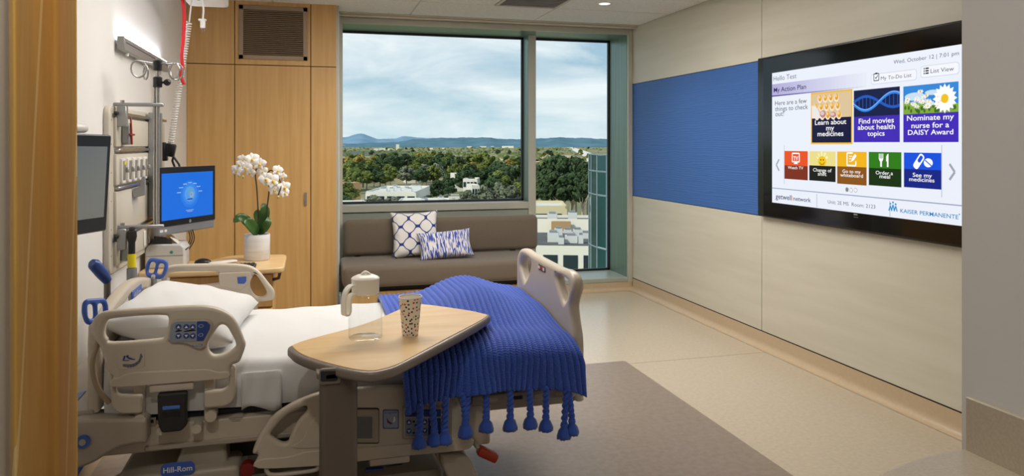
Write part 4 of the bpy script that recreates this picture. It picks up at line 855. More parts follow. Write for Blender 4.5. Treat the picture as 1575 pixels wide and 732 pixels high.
# rail carrier brackets
for pts in (((125, 352), (152, 352), (156, 440), (165, 480), (190, 488), (305, 486), (305, 588), (190, 590), (155, 575), (135, 540)), ((775, 330), (806, 330), (808, 470), (800, 515), (775, 540), (740, 552), (634, 560), (634, 468), (740, 460), (770, 440))):
    plate('rail_arm', [rounded([A1(*p) for p in pts], .012)], .03, .008, XZ(YR + 0.028), M_CREAM, bed)
for x0, x1, z0, z1, dy in ((250, 310, 425, 645, .05), (632, 692, 400, 622, .05), (346, 586, 408, 470, .012)):
    (a, b), (a2, b2) = A1(x0, z1), A1(x1, z0); box('link', M_CREAM, bed, a, a2, YR + dy - .012, YR + dy + .012, b, b2, .006, 2)
for x0, x1, zy in ((250, 330, 645), (635, 712, 622), (378, 436, 700), (565, 630, 690)):
    (a, b), (a2, _) = A1(x0, zy), A1(x1, zy); tube('pivot', M_CREAM, bed, [((a + a2) / 2, YR + .01, b + .012), ((a + a2) / 2, YR + .07, b + .012)], (a2 - a) * .42, 18)
(a, b), (a2, b2) = A1(392, 680), A1(552, 458)
lt = plate('release_latch', [rounded([(a, b2), (a2, b2), (a2 - .002, (b + b2) / 2), (a2, b + .02), (a2 - .02, b), (a + .015, b), (a + .002, b + .03)], .008)], .03, .006, XZ(YR + 0.004), M_BLACKM, bed)
(a, b), (a2, b2) = A1(420, 555), A1(515, 527); box('blue_grip', mat('blue_grip', '4a74c4', 0.4), lt, a, a2, YR - .0135, YR - .009, b, b2, .002, 1)
(a, b), (a2, b2) = A1(418, 596), A1(515, 560); box('recess', mat('latch_dark', '0e0d0c', 0.6), lt, a, a2, YR - .0125, YR - .009, b, b2)
# far head rail
r2 = None
def FR(px, py): p = PY(px, py, 3.86); return (p.x, p.z)
out = [(247, 428), (250, 416), (262, 409), (285, 407), (345, 406), (378, 408), (396, 416), (412, 435), (422, 449), (420, 461), (408, 464), (395, 470), (395, 520), (255, 520), (250, 470)]
h1 = [(258, 424), (268, 419), (300, 418), (330, 418), (336, 424), (334, 436), (262, 440)]
h2 = [(389, 424), (396, 426), (410, 449), (404, 457), (392, 455), (384, 440)]
r2 = plate('side_rail', [catmull([FR(*p) for p in out], 4), catmull([FR(*p) for p in h1], 4), catmull([FR(*p) for p in h2], 4)], 0.036, 0.012, XZ(3.88), M_CREAM, bed, 3); r2['label'] = 'far head side rail'
plate('control_pod', [rounded([FR(*p) for p in ((336, 420), (384, 418), (388, 426), (378, 440), (370, 446), (338, 440))], .008)], .01, .003, XZ(3.86), M_CREAM, r2)
plate('keypad', [rounded([FR(*p) for p in ((365, 426), (379, 425), (379, 432), (376, 436), (366, 436))], .002)], .002, 0, XZ(3.853), M_BLUE, r2)
# head board
def HB(px, py): p = PX(px, py, -0.715); return (-p.y, p.z)
hb_y0, hb_y1 = 2.92, 3.86
def hb_z(y): t_ = (y - hb_y0) / (hb_y1 - hb_y0); return 0.855 + 0.075 * math.sin(math.pi * min(max(t_ * .9 + .05, 0), 1))
out = [(-y, hb_z(y)) for y in [hb_y0 + (hb_y1 - hb_y0) * k / 20 for k in range(21)]][::-1] + [(-hb_y0 + 0.01, 0.80), (-hb_y0 + .01, 0.56), (-hb_y1, 0.56)]
slot = rounded([(-3.05, 0.80), (-3.05, hb_z(3.05) - .055), (-3.4, hb_z(3.4) - .05), (-3.74, hb_z(3.74) - .055), (-3.74, 0.80)], .03)
hb = plate('head_board', [out, slot], 0.045, 0.016, YZ(-0.722), M_CREAM, bed, 3)
o = rbox('brand_label', M_BLUE, hb, Matrix.Translation((-0.697, 3.47, 0.868)), .004, .18, .05, .001, 1)
lettering('Hill-Rom', YZp(-0.694) @ Matrix.Translation((3.47, .858, 0)), M_WHITE, hb, width=.13, align='CENTER')
pushm = []
for y, z in ((2.96, 0.868), (3.80, 0.885)):
    x = -0.727 if y < 3.5 else -0.690; out = rounded([(-.055, 0), (.055, 0), (.075, .07), (.06, .125), (-.06, .125), (-.075, .07)], .045); ha = rounded([(-.05, .03), (-.008, .03), (-.008, .10), (-.05, .10)], .022); hc_ = rounded([(.008, .03), (.05, .03), (.05, .10), (.008, .10)], .022)
    M_ = Matrix.Translation((x, y, z - .01)) @ Matrix.Rotation(math.radians(-20 if y > 3.5 else 58), 4, 'Z') @ Matrix.Rotation(math.radians(-12), 4, 'X') @ Matrix.Rotation(math.radians(8), 4, 'Y') @ Matrix.Scale(.74, 4) @ XZ(0)
    ph = plate('push_handle', [out, ha, hc_], .026, .010, M_, M_BLUE, bed, 3)
    plate('tag', [[(.014 * math.cos(t_ * .42), .012 + .014 * math.sin(t_ * .42)) for t_ in range(15)]], .002, 0, M_ @ Matrix.Translation((0, 0, .0145)), mat('tag_white', 'e2d9da', 0.5), ph)
    tube('handle_post', M_GREY, bed, [(x, y, z), (x + .01, y, .6)], .012, 10)
pp = PX(165, 450, -0.80); M_ST = mat('pole_grey', '77706a', 0.4, 0.4)
tube('pole_socket', M_ST, bed, [(-0.80, pp.y, 0.55), (-0.80, pp.y, 0.95)], .013, 12)
tube('pole_grip', mat('blue_grip_dark', '27478c', 0.35), bed, [(-0.80, pp.y, 0.935), (-0.812, pp.y - .02, 0.965), (-0.835, pp.y - .06, 1.015), (-0.84, pp.y - .068, 1.022)], [.018, .024, .024, .016], 16)
tube('cable', mat('cable_beige', 'a08c74', 0.5), bed, catmull([(-.70, YR + .03, .82), (-.715, YR + .02, .74), (-.70, YR + .02, .66), (-.665, YR + .03, .60)], 5, False), .010, 8)
# foot board
def FB(zx, zy): p = PX(790 + zx * 0.36932, 370 + zy * 0.36886, 1.10); return (-p.y, p.z)
FBn, FBf = -2.885, -3.755
out = [(FBf, .55), (FBf, .80), (FBf + .004, .90), (FBf + .05, .955), (FBf + .12, .972), (FBf + .22, .968), (-3.4, .965), (-3.1, .962), (FBn - .12, .968), (FBn - .05, .965), (FBn - .008, .94), (FBn - .004, .90), (FBn - .035, .855), (FBn - .05, .82), (FBn - .03, .76), (FBn - .004, .70), (FBn, .60), (FBn - .005, .47), (FBn - .03, .445), (-3.3, .445), (FBf + .02, .47)]
hA = rounded([(FBf + .05, .885), (FBf + .09, .935), (FBf + .19, .94), (FBf + .27, .925), (FBf + .22, .86), (FBf + .14, .80), (FBf + .09, .84)], .03)
hB = rounded([(FBn - .25, .925), (FBn - .17, .935), (FBn - .06, .925), (FBn - .07, .87), (FBn - .13, .815), (FBn - .19, .86)], .03)
fb = plate('foot_board', [catmull(out, 3), hA, hB], .05, .019, YZ(1.075), M_CREAM, bed, 3)
rbox('label', mat('label_dark', '55403a', 0.5), fb, Matrix.Translation((1.0485, 3.31, .925)), .003, .10, .026, .001, 1)
for k in range(3): rbox('label_print', (M_WHITE, M_RED, M_WHITE)[k], fb, Matrix.Translation((1.0465, 3.345 - k * .034, .925)), .002, .024, .013)
for z, sp in ((0.885, .04),): pass
bm = bmesh.new(); bx(bm, 0.62, 1.05, YR + .01, YR + .035, .475, .515, .004, 1); fin('foot_crossbar', bm, M_CREAM2, bed, angle=40)
for k, xx in enumerate((0.70, 0.80, 0.90, 0.99)): rbox('label', M_BLACKM if k == 1 else M_CREAM, bed, Matrix.Translation((xx, YR + .009, .494)), .05, .002, .014)
# deck and frame
box('deck', mat('deck_navy', '1e2233', 0.6), bed, -0.70, 1.04, 2.935, 3.83, .505, .53, .006, 1)
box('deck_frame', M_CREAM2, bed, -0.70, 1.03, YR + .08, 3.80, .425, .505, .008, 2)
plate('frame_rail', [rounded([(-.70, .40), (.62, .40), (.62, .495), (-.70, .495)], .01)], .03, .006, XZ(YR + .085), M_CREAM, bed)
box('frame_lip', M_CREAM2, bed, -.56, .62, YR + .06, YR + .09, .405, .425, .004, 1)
(a, b), (a2, b2) = A1(268, 676), A1(330, 652); rbox('spec_label', mat('spec_label', 'a59a8a', .5), bed, Matrix.Translation(((a + a2) / 2, YR + .069, (b + b2) / 2)), .075, .002, .03)
for k in range(3): rbox('label_print', M_BLACKM, bed, Matrix.Translation(((a + a2) / 2 - .012, YR + .0675, (b + b2) / 2 + .008 - .008 * k)), .04, .001, .003)
rbox('label_print', M_BLACKM, bed, Matrix.Translation(((a + a2) / 2 + .024, YR + .0675, (b + b2) / 2 + .002)), .012, .001, .012)
p = PY(363, 645, YR + .07)
for k in range(3): rbox('label_print', mat('print_grey', '8b8073', .5), bed, Matrix.Translation((p.x, YR + .0692, p.z + .006 - .006 * k)), .05 - .01 * k, .001, .002)
# head end casing
hz = [PY(x, y, YR) for x, y in ((112, 646), (226, 644), (226, 682), (205, 684), (180, 690), (160, 702), (145, 712), (120, 722), (100, 726))]
hc2 = plate('head_casing', [rounded([(p.x, p.z) for p in hz], .015)], .12, .012, XZ(YR + .06), M_CREAM2, bed)
box('head_deck', M_CREAM2, bed, -0.93, -0.72, 2.90, 3.80, .545, .575, .01, 2)
plate('corner_mark', [[(-.90, 3.02), (-.80, 3.02), (-.80, 3.12)]], .003, 0, Matrix.Translation((0, 0, .577)), M_BLUE, bed)
tri = [PY(150, 640, YR), PY(165, 600, 3.2)]
p = PY(127, 680, YR - .01); tube('bumper_wheel', M_BLUE, bed, [(p.x, YR - .012, p.z), (p.x, YR + .02, p.z)], .022, 20); tube('wheel_hub', M_CREAM2, bed, [(p.x, YR - .014, p.z), (p.x, YR - .010, p.z)], .011, 16)
p = PY(128, 706, YR + .02); plate('brake_bumper', [rounded([(p.x - .09, p.z - .06), (p.x + .012, p.z + .035), (p.x + .016, p.z - .0), (p.x - .03, p.z - .08)], .02)], .03, .008, XZ(YR + .02), M_BLUE, bed)
# underside
cov = [PY(x, y, YR + .05) for x, y in ((178, 732), (180, 705), (185, 701), (232, 697), (262, 695), (270, 668), (330, 665), (345, 670), (346, 690), (366, 700), (368, 732))]
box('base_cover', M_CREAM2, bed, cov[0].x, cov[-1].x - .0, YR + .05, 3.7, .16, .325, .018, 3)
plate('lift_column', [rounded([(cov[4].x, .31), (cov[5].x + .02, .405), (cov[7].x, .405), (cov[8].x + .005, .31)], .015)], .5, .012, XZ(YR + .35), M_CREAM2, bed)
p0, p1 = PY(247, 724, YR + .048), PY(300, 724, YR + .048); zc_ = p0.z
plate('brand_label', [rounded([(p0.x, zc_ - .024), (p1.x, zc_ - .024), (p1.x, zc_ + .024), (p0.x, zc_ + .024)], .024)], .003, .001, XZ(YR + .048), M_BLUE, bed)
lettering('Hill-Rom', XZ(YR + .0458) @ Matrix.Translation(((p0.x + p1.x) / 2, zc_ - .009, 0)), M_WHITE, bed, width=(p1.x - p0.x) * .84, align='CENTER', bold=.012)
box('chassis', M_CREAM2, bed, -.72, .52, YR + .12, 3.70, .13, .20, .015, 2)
p = PY(381, 720, YR + .08); tube('red_knob', mat('knob_red', '7e1a14', .4), bed, [(p.x, YR + .06, p.z), (p.x, YR + .10, p.z)], .026, 18)
box('lift_mechanism', M_BLACKM, bed, -.45, .55, YR + .2, 3.5, .30, .43)
# foot rail (lowered)
out = [(33, 585), (48, 530), (72, 480), (110, 415), (160, 355), (230, 305), (320, 258), (430, 218), (540, 196), (680, 186), (820, 176), (940, 172), (1100, 180), (1220, 205), (1275, 245), (1310, 320), (1335, 420), (1352, 545), (1240, 566), (980, 592), (670, 628), (430, 655), (72, 672), (66, 596)]
h1 = [(142, 468), (170, 425), (205, 385), (265, 335), (345, 300), (366, 310), (358, 335), (322, 372), (292, 415), (266, 470), (250, 512), (215, 520), (175, 500)]
f1 = plate('side_rail', [catmull([A2(*p) for p in out], 4), catmull([A2(*p) for p in h1], 4)], .034, .013, XZ(YR + .017), M_CREAM, bed, 3); f1['label'] = 'lowered foot side rail with screen and keypad'
plate('lower_edge', [catmull([A2(*p) for p in ((70, 615), (240, 600), (340, 570), (430, 560), (980, 520), (1340, 480), (1350, 545), (1240, 565), (980, 590), (670, 626), (430, 652), (72, 668))], 3)], .010, .003, XZ(YR - .002), M_CREAM, f1)
plate('contour', [catmull([A2(*p) for p in ((262, 540), (330, 500), (372, 420), (430, 345), (520, 310), (640, 300), (660, 320), (650, 500), (420, 545))], 4)], .006, .002, XZ(YR - .0005), M_CREAM, f1)
def rect(z): return [A2(*p) for p in ((z[0], z[3]), (z[2], z[3]), (z[2], z[1]), (z[0], z[1]))]
plate('display_frame', [rounded(rect((560, 312, 797, 512)), .008)], .008, .003, XZ(YR - .003), M_CREAM2, f1); plate('display_recess', [rounded(rect((560, 303, 800, 520)), .010)], .002, 0, XZ(YR - .0012), M_BLACKM, f1)
plate('display_border', [rounded(rect((590, 346, 764, 492)), .003)], .002, 0, XZ(YR - .0078), mat('display_border', 'b3a791', .4), f1)
plate('display', [rounded(rect((600, 352, 758, 484)), .002)], .002, 0, XZ(YR - .0084), mat('display_grey', '6a6d70', .25), f1)
plate('badge', [rounded(rect((827, 320, 914, 424)), .006)], .002, .0005, XZ(YR - .0015), mat('badge_pale', '97a1b8', .5), f1); plate('badge_edge', [rounded(rect((822, 314, 919, 430)), .007)], .001, 0, XZ(YR - .0006), M_NAVY, f1)
(a, b), (a2, _) = A2(835, 340), A2(906, 340); lettering('Progressa', XZ(YR - .0029) @ Matrix.Translation((a, b, 0)), M_NAVY, f1, width=a2 - a)
plate('symbol', [[A2(*p) for p in ((845, 360), (860, 385), (880, 395), (872, 402), (850, 392))], ], .001, 0, XZ(YR - .0029), mat('symbol_maroon', '5b2634', .5), f1); plate('symbol', [[A2(*p) for p in ((888, 358), (896, 356), (898, 375), (890, 392), (884, 388))]], .001, 0, XZ(YR - .0029), M_WHITE, f1)
plate('keypad_recess', [rounded(rect((938, 290, 1240, 492)), .006)], .003, .001, XZ(YR - .0015), M_CREAM2, f1); plate('keypad', [rounded(rect((950, 303, 1178, 482)), .004)], .002, 0, XZ(YR - .0038), mat('keypad_edge', 'b9b8b6', .4), f1)
plate('keypad_blue', [rounded(rect((956, 310, 1172, 355)), .002)], .001, 0, XZ(YR - .0050), M_NAVY, f1); plate('keypad_grey', [rounded(rect((956, 362, 1092, 474)), .002)], .001, 0, XZ(YR - .0050), mat('keypad_grey', '8b93a0', .4), f1); plate('keypad_blue', [rounded(rect((1096, 362, 1172, 474)), .002)], .001, 0, XZ(YR - .0050), M_NAVY, f1)
for zx, zy, d in ((979, 388, 1), (979, 441, -1), (1075, 386, 1), (1075, 438, -1)):
    a, b = A2(zx, zy); plate('button', [[(a + .010 * math.cos(t_ * .42), b + .010 * math.sin(t_ * .42)) for t_ in range(15)]], .001, 0, XZ(YR - .0058), M_NAVY, f1); plate('arrow', [[(a - .006, b - .004 * d), (a + .006, b - .004 * d), (a, b + .006 * d)]], .001, 0, XZ(YR - .0068), M_WHITE, f1)
for zx, zy in ((1008, 384), (1008, 452), (1020, 405), (1130, 380), (1118, 405), (1132, 432), (978, 342), (1010, 338), (1115, 335)):
    a, b = A2(zx, zy); plate('button', [[(a + .005 * math.cos(t_ * .62), b + .004 * math.sin(t_ * .62)) for t_ in range(10)]], .001, 0, XZ(YR - .0058), M_BLACKM if zx < 1100 else M_GREY, f1)
rbox('indicator', mat('orange_led', 'b0481c', .4), f1, Matrix.Translation((A2(1190, 372)[0], YR - .004, A2(1190, 372)[1])), .006, .002, .016)
gp = [A2(*p) for p in ((112, 668), (122, 700), (150, 716), (240, 712), (390, 692), (425, 678), (432, 650))]
tube('lower_handle', M_CREAM, f1, [(a, YR + .01, b) for a, b in catmull(gp, 4, False)], .008, 10)
(a, b), (a2, b2) = A2(742, 660), A2(985, 590); box('drain_bracket', M_CREAM, f1, a, a2, YR - .005, YR + .04, b, b2, .006, 2); (a, b), (a2, b2) = A2(790, 662), A2(940, 640); box('slot', M_BLACKM, f1, a, a2, YR - .007, YR - .003, b, b2)
(a, b), (a2, b2) = A2(716, 696), A2(830, 672); box('blue_hook', M_NAVY, f1, a, a2, YR + .0, YR + .03, b, b2, .003, 1)
p = PY(733, 640, YR + .03)
box('foot_corner', M_CREAM, bed, .60, .70, YR + .03, YR + .10, .31, .48, .012, 2)
tube('foot_strut', M_CREAM2, bed, [(.70, YR + .06, .47), (.655, YR + .06, .36)], .014, 10)
# wheels
def wheel(x, y, steer=0.0):
    tube('tyre', M_BLACK, bed, [(x, y - .018, .075), (x, y + .018, .075)], .075, 26)
    plate('fork_cover', [rounded([(x - .075, .09), (x - .02, .09), (x + .05, .12), (x + .062, .19), (x - .01, .205), (x - .075, .19)], .02)], .07, .012, XZ(y), M_CREAM2, bed)
    tube('stem', M_CREAM2, bed, [(x - .03, y, .18), (x - .03, y, .30)], .022, 14)
p = PY(715, 732, YR + .10)
for x, y in ((.60, YR + .1), (.60, 3.68), (-.62, YR + .14), (-.62, 3.68)): wheel(x, y)
tw = PY(700, 705, YR - .0)
plate('fork_cover', [rounded([(p_.x, p_.z) for p_ in (PY(678, 714, YR + .02), PY(678, 700, YR + .02), PY(716, 700, YR + .02), PY(728, 712, YR + .02), PY(734, 740, YR + .02), PY(690, 740, YR + .02))], .012)], .06, .012, XZ(YR + .06), M_CREAM2, bed)
a_, b_ = PY(736, 690, YR), PY(763, 706, YR)
tube('pedal_lever', M_CREAM2, bed, [(.63, YR + .03, .33), (a_.x, YR - .005, a_.z)], .009, 8)
rbox('brake_pedal', mat('pedal_orange', '9a2f16', .4), bed, Matrix.Translation((a_ + b_) / 2) @ Matrix.Rotation(0.5, 4, 'Y'), .085, .05, .036, .010, 2)
# ------------------------------------------------------------------ mattress, sheet, pillow, blanket
mt = root('mattress', (0.2, 3.38, .53), 'mattress in a white fitted sheet lying on the hospital bed', 'mattress')
bm = bmesh.new(); nx, ny = 90, 70; rw = random.Random(5)
MX_0, MX_1, MY_0, MY_1, MZ_0, MZ_1 = -.69, 1.02, 2.915, 3.85, .53, .70
def mtop(x, y): return MZ_1 + .018 * math.sin(math.pi * (y - MY_0) / (MY_1 - MY_0)) + .06 * max(0, (-.25 - x) / .45) ** 1.3 + .003 * math.sin(9 * x + 4 * y) * math.sin(13 * y) + .0022 * math.sin(31 * x + 2 * math.sin(7 * y))
path = []
def mpoint(i, k):
    x = MX_0 + (MX_1 - MX_0) * i / nx; r_ = .05
    s_ = k / ny
    if s_ < .14: q_ = s_ / .14; z = MZ_0 + .006 + (mtop(x, MY_0 + r_) - r_ - MZ_0 - .006) * q_; y = MY_0 - .006 * math.sin(q_ * 3.1) - .0035 * math.sin(x * 47 + q_ * 2) * (1 - q_)
    elif s_ < .24: q_ = (s_ - .14) / .10 * math.pi / 2; y = MY_0 + r_ * (1 - math.cos(q_)); z = mtop(x, MY_0 + r_) - r_ + r_ * math.sin(q_)
    elif s_ < .86: q_ = (s_ - .24) / .62; y = MY_0 + r_ + (MY_1 - MY_0 - 2 * r_) * q_; z = mtop(x, y)
    elif s_ < .93: q_ = (s_ - .86) / .07 * math.pi / 2; y = MY_1 - r_ + r_ * math.sin(q_); z = mtop(x, MY_1 - r_) - r_ * (1 - math.cos(q_))
    else: q_ = (s_ - .93) / .07; y = MY_1; z = (mtop(x, MY_1 - r_) - r_) * (1 - q_) + (MZ_0 + .006) * q_
    return (x, y, z)
G = [[bm.verts.new(mpoint(i, k)) for k in range(ny + 1)] for i in range(nx + 1)]
for i in range(nx):
    for k in range(ny): bm.faces.new((G[i][k], G[i + 1][k], G[i + 1][k + 1], G[i][k + 1]))
bm.faces.new(G[0]); bm.faces.new(G[nx][::-1])
sh = fin('fitted_sheet', bm, M_SHEET, mt, smooth=True)
box('core', mat('mattress_navy', '222a44', .7), mt, MX_0 + .01, MX_1 - .01, MY_0 + .012, MY_1 - .012, .531, .60)
hemx = PY(403, 600, MY_0).x
bm = bmesh.new(); rows = []
for i in range(13):
    x = hemx - .07 + .14 * i / 12; rows.append([bm.verts.new((x, MY_0 - .016 - .004 * math.sin(i * 1.1 + k * .6) - .004 * k / 5, .665 - .135 * k / 5 + (.012 * math.sin(i * .5) if k == 5 else 0))) for k in range(6)])
for a, b in zip(rows, rows[1:]):
    for k in range(5): bm.faces.new((a[k], b[k], b[k + 1], a[k + 1]))
o = fin('sheet_fold', bm, M_SHEET, mt, smooth=True); o.modifiers.new('solid', 'SOLIDIFY').thickness = .003
bm = bmesh.new(); cushion_bm(bm, .47, .72, .15, 34, 40, .07, (1, 1), 9, .005, .5)
M_ = Matrix.Translation((-.475, 3.33, .806)) @ Matrix.Rotation(math.radians(-4), 4, 'Z') @ Matrix.Rotation(math.radians(11), 4, 'Y')
bmesh.ops.transform(bm, matrix=M_, verts=bm.verts)
pw = fin('pillow', bm, M_SHEET, None, smooth=True); tag(pw, 'plump white pillow at the head of the hospital bed', 'pillow')
# knitted blanket
M_KNIT = mat('blue_knit', '3459bd', .9, sheen=.3); n, l = shader_nodes(M_KNIT)
t = n.new('ShaderNodeTexCoord'); sp = n.new('ShaderNodeSeparateXYZ'); l.new(t.outputs['UV'], sp.inputs[0])
h_ = math_node(n, l, 'ADD', sp.outputs['Y'], math_node(n, l, 'MULTIPLY', sp.outputs['X'], .35))
h_ = math_node(n, l, 'SINE', math_node(n, l, 'MULTIPLY', h_, 2 * math.pi / .0095))
u = n.new('ShaderNodeBump'); u.inputs['Strength'].default_value = .5; u.inputs['Distance'].default_value = .002; l.new(h_, u.inputs['Height']); l.new(u.outputs[0], n['Principled BSDF'].inputs['Normal'])
def sm(t_): t_ = min(max(t_, 0), 1); return t_ * t_ * (3 - 2 * t_)
bl = root('knitted_blanket', (.7, 3.3, .72), 'royal blue ribbed knit blanket with tassels draped over the foot of the bed', 'blanket')
BX0, BX1 = .345, 1.045; NR = 30; NXB, NSB = NR * 8, 150; YB0 = YR - .035
def btop(x, y):
    m_ = .080 * math.exp(-((x - .74) / .17) ** 2) + .050 * sm((x - .35) / .3)
    m_ *= sm((y - 2.90) / .42) * (1 - .75 * sm((y - 3.62) / .25))
    return .718 + m_ - .012 * sm((x - .98) / .06) + .008 * math.sin(7 * x + 5 * y)
def hem(x): return .515 + .030 * math.sin((x - .40) / .62 * math.pi) - .022 * sm((x - .95) / .12) - .02 * (1 - sm((x - .36) / .06))
bm = bmesh.new(); LU = bm.loops.layers.uv.verify(); G = []
for i in range(NXB + 1):
    x0_ = BX0 + (BX1 - BX0) * i / NXB; rib = abs(math.sin(math.pi * i / 8)) ** .6 * .014; row = []
    y1_ = 2.93; P_ = []
    xs_ = x0_
    P_.append((xs_, 3.885, .58)); P_.append((xs_, 3.88, .66))
    for k in range(13):
        y = 3.86 - (3.86 - 2.99) * k / 12; P_.append((xs_, y, btop(xs_, y)))
    zt_ = btop(xs_, 2.99); fl_ = .012 * math.sin(x0_ * 15 + 1) + .008 * math.sin(x0_ * 37)
    for k in range(1, 5): a_ = k / 4 * math.pi / 2; P_.append((xs_ + .03 * sm((x0_ - .85) / .2) * k / 4, 2.99 - (2.99 - YB0 - .0) * math.sin(a_), zt_ - .09 * (1 - math.cos(a_))))
    hz_ = hem(x0_)
    for k in range(1, 6): q_ = k / 5; P_.append((xs_ + .03 * sm((x0_ - .85) / .2) + .012 * q_ * math.sin(x0_ * 21), YB0 + fl_ * q_ - .012 * q_, (zt_ - .09) * (1 - q_) + hz_ * q_))
    Pc = catmull(P_, 8, False); L0 = [0.0]
    for a_, b_ in zip(Pc, Pc[1:]): L0.append(L0[-1] + (b_ - a_).length)
    j = 0
    for k in range(NSB + 1):
        tgt = L0[-1] * k / NSB
        while j < len(L0) - 2 and L0[j + 1] < tgt: j += 1
        q_ = (tgt - L0[j]) / max(L0[j + 1] - L0[j], 1e-6); c_ = Pc[j].lerp(Pc[j + 1], q_); d_ = (Pc[j + 1] - Pc[j]).normalized()
        nrm = Vector((0, d_.z, -d_.y))
        row.append((bm.verts.new(c_ + nrm * rib), tgt))
    G.append(row)
for i in range(NXB):
    for k in range(NSB):
        f = bm.faces.new((G[i][k][0], G[i][k + 1][0], G[i + 1][k + 1][0], G[i + 1][k][0]))
        for lp, (a_, b_) in zip(f.loops, ((i, k), (i, k + 1), (i + 1, k + 1), (i + 1, k))): lp[LU].uv = (abs((a_ / 8) % 1 - .5) * .05, G[a_][b_][1])
bo = fin('knit_body', bm, M_KNIT, bl, smooth=True); bo.modifiers.new('solid', 'SOLIDIFY').thickness = .006
rnd = random.Random(2)
for px, dz, sw in ((645, 687, -.004), (668, 683, .008), (684, 681, -.004), (716, 671, -.01), (716.5, 668, .012), (748, 662, 0), (785, 660, 0), (816, 657, .004), (840, 661, 0), (868, 673, -.01), (880, 667, .012)):
    ze = PY(px, dz, YB0 - .015); x = ze.x; zh = hem(x) + .012; z1_ = ze.z + .052; yy = YB0 - .012
    bm = bmesh.new(); NT = 44
    for s_ in range(2):
        tube_bm(bm, [(x + sw * (1 - k / NT) * -1 + .0072 * math.sin(k * .40 + s_ * math.pi), yy + .0072 * math.cos(k * .40 + s_ * math.pi), zh + (z1_ - zh) * k / NT) for k in range(NT + 1)], .0076, 7)
    prof_ = [(.006, .006), (.0145, 0), (.0155, -.006), (.012, -.011), (.018, -.024), (.023, -.044), (.0225, -.057), (.0, -.048)]
    rings = lathe_bm(bm, prof_, (x, yy, z1_), 24)
    for ri, ring in enumerate(rings):
        for k, v in enumerate(ring):
            if ri > 3: v.co.x = x + (v.co.x - x) * (1 + .30 * (k % 2)) ; v.co.z += rnd.uniform(-.003, .003)
    fin('tassel', bm, M_KNIT, bl, smooth=True)
# ================================================================== OVERBED TABLE
ot = root('overbed_table', (.09, 2.40, 0), 'overbed table with a maple top and taupe column beside the bed', 'table')
TZ = .80
tp = [PZ(446, 538, TZ), PZ(474, 553, TZ), PZ(545, 571, TZ), PZ(590, 570, TZ), PZ(640, 549, TZ), PZ(747, 491, TZ), PZ(743, 481, TZ), PZ(690, 472, TZ), PZ(643, 467, TZ), PZ(626, 471, TZ), PZ(560, 497, TZ), PZ(456, 527, TZ)]
tp = catmull([(p.x, p.y) for p in tp], 5)
plate('edge_band', [tp], .034, .011, Matrix.Translation((0, 0, TZ - .017)), M_TAUPE, ot, 3)
cx_ = sum(p[0] for p in tp) / len(tp); cy_ = sum(p[1] for p in tp) / len(tp)
ins = []
for p in tp: d_ = Vector((cx_ - p[0], cy_ - p[1])); ins.append(Vector((p[0], p[1])) + d_.normalized() * .016)
plate('top', [ins], .004, .001, Matrix.Translation((0, 0, TZ + .0005)), M_TABLEWOOD, ot)
q0, q1 = PY(491, 600, 2.47), PY(549, 600, 2.47)
M_COL = mat('column_taupe', '6c6259', .38, .25)
plate('column', [rounded([(q0.x, 2.42), (q1.x, 2.42), (q1.x, 2.54), (q0.x, 2.54)], .03)], .70, .0, Matrix.Translation((0, 0, .415)), M_COL, ot)
plate('column_cap', [rounded([(q0.x - .01, 2.41), (q1.x + .01, 2.41), (q1.x + .03, 2.60), (q0.x - .01, 2.60)], .03)], .02, .004, Matrix.Translation((0, 0, .772)), M_TAUPE, ot)
a_, b_ = PY(491, 566, 2.425), PY(524, 588, 2.425)
lv = plate('release_lever', [rounded([(a_.x, b_.z), (b_.x, b_.z), (b_.x, a_.z), (a_.x, a_.z)], .01)], .012, .003, XZ(2.418), M_TAUPE, ot)
plate('recess', [rounded([(a_.x + .004, b_.z + .012), (b_.x - .010, b_.z + .010), (b_.x - .010, a_.z - .010), (a_.x + .004, a_.z - .006)], .006)], .002, 0, XZ(2.411), M_BLACKM, lv)
for sx in (-1, 1): pass
box('base', M_COL, ot, q0.x - .03, q1.x + .03, 2.34, 2.62, .03, .07, .012, 2)
box('base_leg', M_COL, ot, q1.x, q1.x + .55, 2.36, 2.40, .03, .06, .01, 2); box('base_leg', M_COL, ot, q1.x, q1.x + .55, 2.56, 2.60, .03, .06, .01, 2)
for x, y in ((q0.x - .01, 2.36), (q0.x - .01, 2.60), (q1.x + .52, 2.38), (q1.x + .52, 2.58)): tube('caster', M_BLACK, ot, [(x, y - .012, .02), (x, y + .012, .02)], .02, 14)
# jug
jc = PZ(562, 519, TZ + .002); jc.z = TZ + .0028
jg = root('water_jug', tuple(jc), 'clear glass water jug with a cream lid and handle on the overbed table', 'jug')
lathe('glass_body', M_CLEAR, jg, [(0, .004), (.050, .004), (.056, .0), (.060, .006), (.060, .125), (.057, .14), (.047, .156), (.044, .165)], jc, 40, sq=.5)
M_JUG = mat('jug_cream', 'f1ecdf', .35)
lathe('lid', M_JUG, jg, [(.045, .158), (.049, .160), (.0495, .205), (.050, .206), (.0505, .214), (.046, .219), (.030, .226), (.012, .229), (0, .229)], jc, 36)
kx = bmesh.new()
for s_ in (-1, 1):
    tube_bm(kx, [jc + Vector(v) for v in catmull([(-.022 * 0 - .02, s_ * .008, .220), (0, s_ * .010, .236), (.022, s_ * .008, .222)], 6, False)], .004, 8)
fin('lid_tab', kx, M_JUG, jg, smooth=True)
hv = (ray(540, 480).cross(Vector((0, 0, 1)))).normalized()      # handle points towards the head of the bed
hd = Vector((-.87, -.49, 0))
hp = catmull([(.040, .195), (.066, .192), (.084, .172), (.090, .145), (.090, .105), (.086, .094), (.078, .094)], 6, False)
bm = bmesh.new(); rows = []
wv = Vector((-hd.y, hd.x, 0))
